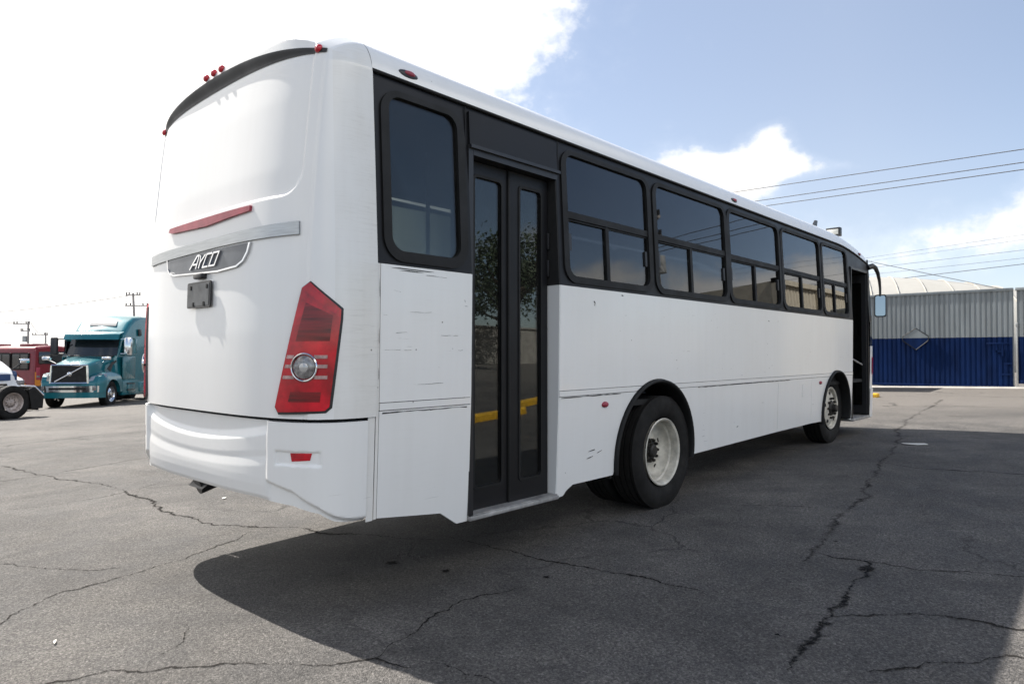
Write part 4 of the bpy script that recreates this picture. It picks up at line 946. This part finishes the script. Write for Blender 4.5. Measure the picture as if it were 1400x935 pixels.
def teal_truck():
    hx = Vector((-.66, -.75)).normalized(); lf = Vector((-hx.y, hx.x)); c = Vector((5.50, 30.0))+lf*1.2*1.05; c += hx*.98*1.05; x, y = c
    t = thing('semi_truck', 'teal long nosed semi truck with high roof sleeper and chrome grille', 'truck', (x, y, gz(6.9, 30.5)), math.atan2(hx.y, hx.x))
    t.rotation_euler = (0, R(-1.0), math.atan2(hx.y, hx.x)); t.scale = (1.05, 1.05, 1.05)
    o = lambda n, m, mt, p=None, s=35: obj(n, m, mt, p or t, s)
    # bonnet: lofted from the grille back to the windscreen
    o('bonnet', M().loft([ring(-.10, .60, .75, 1.66, .10, .03), ring(-.35, .70, .72, 1.75, .14, .03, hwt=.66), ring(-.9, .86, .72, 1.88, .16, .04, hwt=.72), ring(-1.75, 1.02, .72, 2.02, .16, .04, hwt=.86)]), TEAL)
    for s_ in (-1, 1):
        # wing over the front wheel
        P = []
        for i in range(15):
            a = R(-20+235*i/14) if False else R(-8+196*i/14); P.append((-.98+.70*math.cos(a), .56+.66*math.sin(a)))
        A = [(-.02, .60), (-.03, .95), (-.20, 1.22), (-.55, 1.36), (-1.1, 1.38), (-1.7, 1.30), (-1.75, .62)]
        arch_ = [(-.98+.60*math.cos(R(175-170*i/14)), .52+.58*math.sin(R(175-170*i/14))) for i in range(15)]
        poly = A+arch_
        p2, tr = fill2d(poly, (), .12)
        w_ = lambda a, b: 1.20-.26*max(0, (a+.55)/.55)**2-.14*max(0, (b-.95)/.42)**2
        m = thick(p2, tr, lambda a, b, d: Vector((a, s_*(w_(a, b) if d == 0 else .45), b)), 1)
        o('wing', m, TEAL)
        hl_ = o('headlight', M().add([(-.08, s_*.66, 1.02), (-.10, s_*.90, .98), (-.42, s_*1.14, 1.02), (-.50, s_*1.17, 1.33), (-.36, s_*1.05, 1.33), (-.10, s_*.76, 1.20),
                                     (-.30, s_*.66, 1.02), (-.4, s_*.7, .98), (-.6, s_*.9, 1.02), (-.6, s_*.9, 1.33), (-.5, s_*.8, 1.33), (-.35, s_*.6, 1.20)],
                                    [(0, 1, 2, 3, 4, 5), (6, 11, 10, 9, 8, 7), (0, 6, 7, 1), (1, 7, 8, 2), (2, 8, 9, 3), (3, 9, 10, 4), (4, 10, 11, 5), (5, 11, 6, 0)]), simple('headlight_lens', (.30, .31, .32), .12, .5, .5, var=.4, scale=9))
        o('fog_light', M().box(-.10, .0, s_*.82-.17, s_*.82+.17, .68, .86, .02), CLEAR)
        o('door', M().box(-2.95, -1.80, s_*1.165-.02, s_*1.165+.02, 1.10, 2.02, .02), TEAL)
        o('door_window', M().box(-2.85, -1.98, s_*1.16-.012, s_*1.16+.018, 2.10, 2.80, .05), simple('tealish_glass', (.08, .20, .21), .06, coat=.5) if s_ > 0 else DGL)
        o('sleeper_window', M().box(-3.05, -2.88, s_*1.17-.02, s_*1.17+.022, 2.12, 2.78, .02), TEAL)
        o('side_fairing', M().box(-4.95, -1.80, s_*1.10-.10, s_*1.10+.08, .42, 1.02, .04).box(-2.9, -2.2, s_*1.12-.1, s_*1.12+.1, .50, .92, .03).box(-4.3, -3.3, s_*1.12-.1, s_*1.12+.1, .50, .96, .06), TEAL)
        o('step', M().box(-2.75, -2.15, s_*1.17, s_*1.19+.06*s_, .62, .66).box(-2.75, -2.15, s_*1.17, s_*1.19+.06*s_, .88, .92), BLKP)
        o('roof_vent', M().box(-3.55, -3.30, s_*1.13-.03, s_*1.13+.05, 2.92, 3.22, .04), BLKP)
        mr = o('wing_mirror', M().box(-1.78, -1.62, s_*1.42-.15, s_*1.42+.13, 2.05, 2.80, .07).tube([(-1.75, s_*1.1, 2.72), (-1.7, s_*1.45, 2.72)], .03).tube([(-1.75, s_*1.1, 2.12), (-1.7, s_*1.45, 2.12)], .03), CHROME if s_ > 0 else BLKP)
        o('bonnet_mirror', M().tube([(-.75, s_*.85, 1.72), (-.55, s_*1.12, 1.92)], .02).box(-.66, -.48, s_*1.10-.16, s_*1.10+.16, 1.86, 2.0, .05), CHROME)
        lwheel(t, -.98, s_*1.12, s_, rim=CHROME)
        for xx in (-5.6, -6.9): lwheel(t, xx, s_*1.2, s_, twin=True, rim=RIMW)
        for k in range(3): pass
        o('air_intake', M().prism([(-1.05, s_*.90, 1.52), (-1.30, s_*.955, 1.78), (-1.62, s_*.985, 1.86), (-1.58, s_*.99, 1.78), (-1.36, s_*.965, 1.68), (-1.22, s_*.94, 1.40)], (0, s_*.03, 0)), BLKP)
    g = o('grille', M().prism([(-.09, y, z) for y, z in ((-.66, .98), (.66, .98), (.62, 1.62), (-.62, 1.62))], (.03, 0, 0)), BLK)
    m = M()
    for y0, z0_, y1, z1_ in ((-.68, .96, .68, .96), (.68, .96, .64, 1.65), (.64, 1.65, -.64, 1.65), (-.64, 1.65, -.68, .96)): m.tube([(-.05, y0, z0_), (-.05, y1, z1_)], .04, 6)
    o('grille_frame', m, CHROME, g)
    o('grille_bar', M().tube([(-.045, -.52, 1.02), (-.045, .50, 1.60)], .024, 6), CHROME, g); o('emblem', M().lathe([(0, 0), (.07, 0), (.085, .01), (.085, .03)], 20, Matrix.Translation((-.04, .0, 1.31)) @ Matrix.Rotation(R(90), 4, 'Z')), CHROME, g)
    o('bumper', M().loft([[(xx+(.0), yy, z) for xx, yy in ((-.42, -1.17), (-.12, -1.05), (.06, -.72), (.09, 0), (.06, .72), (-.12, 1.05), (-.42, 1.17), (-.42, 0))] for z in (.40, .58, .60, .90)]), TEAL)
    o('chrome_bumper_strip', M().grid([[(xx+.012, yy, z) for xx, yy in ((-.12, -1.06), (.06, -.73), (.09, 0), (.06, .73), (-.12, 1.06))] for z in (.62, .70, .86)]), CHROME)
    o('bumper_opening', M().grid([[(xx+.018, yy, z) for xx, yy in ((.065, -.66), (.09, 0), (.065, .66))] for z in (.71, .80)]), BLK)
    # cab and sleeper
    cab = [ring(-1.72, 1.05, 1.0, 1.98, .10, .0, hwt=.98), ring(-1.95, 1.12, 1.0, 2.40, .14, .02, hwt=1.0), ring(-2.12, 1.15, 1.0, 2.78, .16, .03, hwt=1.02), ring(-2.20, 1.16, 1.0, 2.98, .18, .04, hwt=1.03),
           ring(-2.38, 1.16, 1.0, 3.12, .20, .05, hwt=1.03), ring(-2.75, 1.17, 1.0, 3.46, .20, .06, hwt=1.04), ring(-3.15, 1.17, 1.0, 3.70, .18, .06, hwt=1.06), ring(-3.7, 1.18, 1.0, 3.80, .16, .04, hwt=1.10), ring(-4.95, 1.18, 1.0, 3.82, .12, .02, hwt=1.14)]
    o('cab', M().loft(cab), TEAL)
    o('windscreen', M().grid([[(-1.70-.005+.10*(1-(y/.95)**2)-(z-2.02)*.44, y*(1-.05*(z-2.02)), z) for y in np.linspace(-.97, .97, 13)] for z in np.linspace(2.06, 2.72, 6)]), DGL, s=60)
    o('sun_visor', M().grid([[(-1.66+.16*(1-(y/1.1)**2)-(z-2.70)*.55+.02, y, z) for y in np.linspace(-1.06, 1.06, 13)] for z in np.linspace(2.70, 2.94, 4)]+[[(-2.15, y, 3.05) for y in np.linspace(-1.06, 1.06, 13)]]), TEAL, s=60)
    o('roof_skylight', M().prism([(-2.52, -.55, 3.30), (-2.52, .55, 3.30), (-2.82, .48, 3.56), (-2.82, -.48, 3.56)], (-.03, 0, .04)), simple('dusty_skylight', (.12, .13, .14), .4))
    o('screen_sticker', M().box(-1.93, -1.92, -.12, .12, 2.35, 2.55), simple('paper', (.6, .66, .66), .6))
    o('wiper_cowl', M().box(-1.78, -1.60, -.85, .85, 2.0, 2.06, .02), BLKP)
    o('frame_rail', M().box(-7.6, -.3, -.45, -.33, .62, .88).box(-7.6, -.3, .33, .45, .62, .88).box(-7.4, -5.0, -.33, .33, .6, .75), BLK)
    return t
teal_truck()

def red_bus():
    a = Vector((7.64, 42.4)); F2 = Vector((-.42, .907)).normalized()     # near corner and heading (away to the left)
    z0 = gz(7, 43)
    t = thing('parked_bus', 'red bus with an orange stripe parked between the white and teal trucks', 'bus', (a.x+F2.x*4.5+F2.y*-1.25*-1, a.y+F2.y*4.5-F2.x*-1.25*-1, z0), math.atan2(F2.y, F2.x))
    # local: x forward, y left; rear at x = -4.5, left side at y = +1.25
    o = lambda n, m, mt, p=None: obj(n, m, mt, p or t)
    o('body', M().loft([ring(-4.5, 1.18, .45, 2.85, .22, .10, hwt=1.12), ring(-4.4, 1.24, .42, 2.92, .22, .10, hwt=1.17), ring(4.3, 1.24, .42, 2.92, .22, .10, hwt=1.17), ring(4.5, 1.16, .45, 2.85, .22, .10, hwt=1.12)]), REDB)
    for s_ in (-1, 1):
        for k in range(6):
            w = o('window', M().box(-4.15+k*1.42, -2.83+k*1.42, s_*1.235-.03, s_*1.235+.02, 1.62, 2.58, .06), RUB)
            o('pane', M().box(-4.08+k*1.42, -3.53+k*1.42, s_*1.245-.02, s_*1.245+.02, 1.70, 2.50).box(-3.45+k*1.42, -2.90+k*1.42, s_*1.245-.02, s_*1.245+.02, 1.70, 2.50), DGL, w)
        o('stripe', M().prism([(-4.3, s_*1.246, .5), (-3.9, s_*1.246, .5), (-2.9, s_*1.246, 1.5), (-3.1, s_*1.246, 1.5)], (0, s_*.006, 0)), ORG)
        o('tail_light', M().box(-4.53, -4.48, s_*.98-.12, s_*.98+.12, 1.05, 1.75, .02), REDF)
        o('lamp', M().box(-4.535, -4.49, s_*.98-.10, s_*.98+.10, 1.18, 1.30, .01), CLEAR)
        for xx in (-2.4, 2.9): lwheel(t, xx, s_*1.22, s_, rim=RIMW)
    o('stripe', M().prism([(-4.512, 1.16, 1.5), (-4.512, .95, 1.5), (-4.512, .75, .55), (-4.512, 1.16, .55)], (-.01, 0, 0)), ORG)
    o('rear_window', M().box(-4.53, -4.48, -.95, .95, 1.95, 2.65, .05), DGL)
    o('roof_hatch', M().box(-3.4, -2.4, -.5, .5, 2.95, 3.12, .05).box(-.4, .6, -.5, .5, 2.95, 3.12, .05).box(1.9, 2.8, -.5, .5, 2.95, 3.10, .05), REDB)
    o('rear_bumper', M().box(-4.62, -4.4, -1.15, 1.15, .40, .72, .04), BLKP)
red_bus()

def white_truck():
    # stands across the view, nose to the right; only its bonnet and windscreen enter the frame
    x, y = 3.50, 28.4; hd = math.atan2(-.93, .36)
    t = thing('box_truck', 'white truck with a navy bonnet stripe at the left edge of the photo', 'truck', (x, y, gz(3, 28)), hd)
    o = lambda n, m, mt, p=None: obj(n, m, mt, p or t)
    o('bonnet', M().loft([ring(-.02, .72, .75, 1.45, .22, .04, hwt=.60), ring(-.35, .86, .72, 1.72, .26, .05, hwt=.70), ring(-.9, .92, .72, 1.92, .24, .05, hwt=.78), ring(-1.5, .98, .72, 2.02, .2, .05, hwt=.86)]), WT)
    for s_ in (-1, 1):
        p2, tr = fill2d([(.02, .62), (0, .95), (-.25, 1.20), (-.7, 1.32), (-1.3, 1.30), (-1.5, .65)]+[(-.8+.57*math.cos(R(172-164*i/12)), .52+.57*math.sin(R(172-164*i/12))) for i in range(13)], (), .14)
        o('wing', thick(p2, tr, lambda a, b, d: Vector((a, s_*((1.16-.25*max(0, (a+.5)/.5)**2-.10*max(0, (b-.95)/.4)**2) if d == 0 else .4), b)), 1), WT)
        o('stripe', M().add([(-.20, s_*.80, 1.28), (-1.48, s_*.985, 1.36), (-1.48, s_*.97, 1.62), (-.24, s_*.765, 1.50)], [(0, 1, 2, 3)]) if False else M().prism([(-.30, s_*.865, 1.34), (-1.48, s_*.99, 1.40), (-1.48, s_*.985, 1.62), (-.34, s_*.845, 1.52)], (0, s_*.012, 0)), NAVY)
        o('headlight', M().box(-.22, -.02, s_*.86-.12, s_*.86+.12, .98, 1.18, .03), CLEAR)
        mr = o('bonnet_mirror', M().tube([(-1.1, s_*.95, 1.40), (-.62, s_*1.28, 1.86)], .028).box(-.72, -.56, s_*1.30-.17, s_*1.30+.17, 1.82, 2.0, .06), BLKP)
        o('mirror_shell', M().box(-.56, -.50, s_*1.30-.17, s_*1.30+.17, 1.83, 2.01, .02), CHROME, mr)
        lwheel(t, -.8, s_*1.08, s_)
        o('door_window', M().box(-2.6, -1.75, s_*1.06-.02, s_*1.06+.02, 2.05, 2.62, .05), DGL)
    o('cab', M().loft([ring(-1.48, 1.0, .8, 2.02, .1, .0, hwt=.95), ring(-1.75, 1.05, .8, 2.55, .14, .02, hwt=.95), ring(-1.95, 1.06, .8, 2.78, .16, .04, hwt=.96), ring(-3.0, 1.07, .8, 2.86, .16, .04, hwt=.98)]), WT)
    o('windscreen', M().grid([[(-1.50+.08*(1-(y_/.9)**2)-(z-2.05)*.44, y_*(1-.05*(z-2.05)), z) for y_ in np.linspace(-.90, .90, 9)] for z in np.linspace(2.06, 2.62, 5)]), DGL)
    o('nose_stripe', M().grid([[(.02-.10*(y_/.7)**2, y_*(1.04-.10*(z-1.2)), z) for y_ in np.linspace(-.70, .70, 9)] for z in (1.18, 1.42)]), NAVY)
    o('cargo_box', M().box(-8.0, -3.15, -1.22, 1.22, 1.05, 3.0, .03), WT)
    o('bumper', M().box(-.15, .10, -1.05, 1.05, .48, .72, .05), BLKP); o('frame_rail', M().box(-8, -.2, -.4, .4, .6, .85), BLK)
white_truck()

def chassis_truck():
    x, y = 2.46, 24.27; hd = math.atan2(-.39, -.92)           # heads off to the left; its tail points right
    t = thing('flatbed_tractor', 'bare truck tail with dual wheels and black mudflap at the left edge', 'truck', (x, y, gz(2.6, 24)+.01), hd)
    o = lambda n, m, mt, p=None: obj(n, m, mt, p or t)
    RUST = simple('rusty_rim', (.42, .36, .33), .45, .3, var=.3, scale=14)
    for s_ in (-1, 1):
        lwheel(t, 0, s_*1.22, s_, .535, True, RUST); lwheel(t, 1.35, s_*1.22, s_, .535, True, RUST)
        o('mudflap', M().prism([(-.52, s_*.62, .28), (-.52, s_*1.22, .28), (-.86, s_*1.22, .30), (-.66, s_*1.22, .86), (-.50, s_*1.22, .92), (-.50, s_*.62, .92)] if False else [(-.78, s_*.60, .24), (-.78, s_*1.24, .24), (-.60, s_*1.24, .92), (-.60, s_*.60, .92)], (-.02, 0, 0)), RUB)
        o('fender_bar', M().tube([(-.95, s_*1.24, .72), (-.66, s_*1.24, 1.02), (-.2, s_*1.24, 1.06)], .03), CHROME)
        o('side_flap', M().prism([(-.92, s_*1.235, .30), (-.56, s_*1.235, .28), (-.45, s_*1.235, .95), (-.66, s_*1.235, 1.0), (-.95, s_*1.235, .70)], (0, s_*.02, 0)), RUB)
    o('frame_rail', M().box(-.95, 6, -.45, -.33, .70, 1.0).box(-.95, 6, .33, .45, .70, 1.0).box(-.95, -.85, -.9, .9, .72, .98), BLK)
    o('fifth_wheel', M().box(-.3, .9, -.5, .5, 1.02, 1.12, .03), BLK)
    o('cab', M().loft([ring(3.0, 1.1, .6, 2.9, .15, .03), ring(5.2, 1.1, .6, 2.9, .15, .03), ring(5.6, 1.05, .6, 2.0, .15, .03)]), WT)
chassis_truck()
# grey panel wall right behind the teal truck
t = thing('panel_wall', 'grey concrete panel wall seen behind the tail of the teal truck', 'wall', (17, 42, gz(17, 42)))
WD = Vector((.80, -.60, 0)); WP = Vector((11.6, 42.4, gz(12, 42)))
for k in range(8):
    a = WP+WD*(k*2.0); b_ = WP+WD*(k*2.0+1.97); nrm = Vector((.6, .8, 0))*.12
    m = M()
    for z0_, z1_ in ((0, 1.15), (1.17, 2.3), (2.32, 3.62)): m.prism([a+Vector((0, 0, z0_)), b_+Vector((0, 0, z0_)), b_+Vector((0, 0, z1_)), a+Vector((0, 0, z1_))], nrm)
    obj('wall_panel', m, CONC, t, world=True)

# ------------------------------------------------------------------ trees and pole seen mirrored in the glass
BARK = simple('bark', (.10, .08, .06), .9, bmp=.5)
def leaves_mat(c):
    m, nt, n, l, b = new_mat('foliage'); v = mapping(nt); q = tex(nt, 'ShaderNodeTexNoise', 1.6, v, Detail=4)
    l.new(ramp(nt, q.outputs['Fac'], [(.3, tuple(x*.6 for x in c)), (.7, tuple(x*1.5 for x in c))]), b.inputs['Base Color']); b.inputs['Roughness'].default_value = .6; return m
LV = leaves_mat((.035, .055, .022))
def tree(x, y, h, label, seed):
    rnd = random.Random(seed); z0 = gz(x, y); t = thing('tree', label, 'tree', (x, y, z0), group='trees mirrored in the bus windows')
    m = M().tube([(0, 0, -.2), (.1, 0, h*.3), (.05, .1, h*.55), (0, .1, h*.8)], [.2, .16, .11, .04], 8)
    cl = []
    for k in range(9):
        a = rnd.uniform(0, 6.28); zz = h*rnd.uniform(.35, .6); e = Vector((math.cos(a)*h*.25, math.sin(a)*h*.25, zz+h*rnd.uniform(.1, .3))); m.tube([(.05, .05, zz), e*.6+Vector((0, 0, zz*.35)), e], [.08, .05, .02], 6); cl.append(e)
    obj('trunk', m, BARK, t)
    f = M(); cl += [Vector((rnd.gauss(0, h*.13), rnd.gauss(0, h*.13), h*rnd.uniform(.5, .95))) for _ in range(16)]
    for c in cl:
        rr = h*rnd.uniform(.08, .16)
        for _ in range(150):
            p = c+Vector((rnd.gauss(0, 1), rnd.gauss(0, 1), rnd.gauss(0, .8)))*rr*.6; u = Vector((rnd.uniform(-1, 1), rnd.uniform(-1, 1), rnd.uniform(-1, 1))).normalized(); w = u.orthogonal().normalized(); s_ = rnd.uniform(.07, .14)
            f.add([p-u*s_, p+w*s_*.5, p+u*s_, p-w*s_*.5], [(0, 1, 2, 3)])
    obj('crown', f, LV, t, smooth=0)
tree(20.5, -17.5, 6.2, 'bushy green tree mirrored in the rear door and first side window', 3)
tree(27.0, -24.0, 6.8, 'taller green tree further back mirrored in the second side window', 5)
tree(12.5, -21.0, 5.2, 'small green tree mirrored at the left of the rear door glass', 8)
tree(36.0, -25.5, 5.6, 'green tree in front of the yard wall mirrored in the middle windows', 11)

# ------------------------------------------------------------------ litter
PAP = simple('paper_scrap', (.7, .68, .62), .8)
def scrap(x, y, L, w, a, label):
    c, s_ = math.cos(a), math.sin(a); P = [(-L, -w*.2), (-L*.4, -w), (L*.5, -w*.8), (L, w*.1), (L*.4, w), (-L*.6, w*.8)]
    Q = [(x+p*c-q*s_, y+p*s_+q*c) for p, q in P]
    m = M().prism([(px, py, gz(px, py)+.008+.01*((i*7) % 3)/3) for i, (px, py) in enumerate(Q)], (0, 0, .003)); tag(obj('paper_scrap', m, PAP, loc=(x, y, gz(x, y))), label, 'litter', 'litter on the asphalt')
scrap(8.35, -.88, .09, .16, .2, 'pale flat scrap lying in the shade near the front wheel')
scrap(-1.25, 1.05, .03, .006, 1.2, 'tiny white curl of paper on the asphalt at lower left')
scrap(1.01, 4.06, .03, .02, .4, 'small white scrap on the sunlit asphalt under the bumper')
for o in bpy.data.objects:
    if '_b' in o: del o['_b']
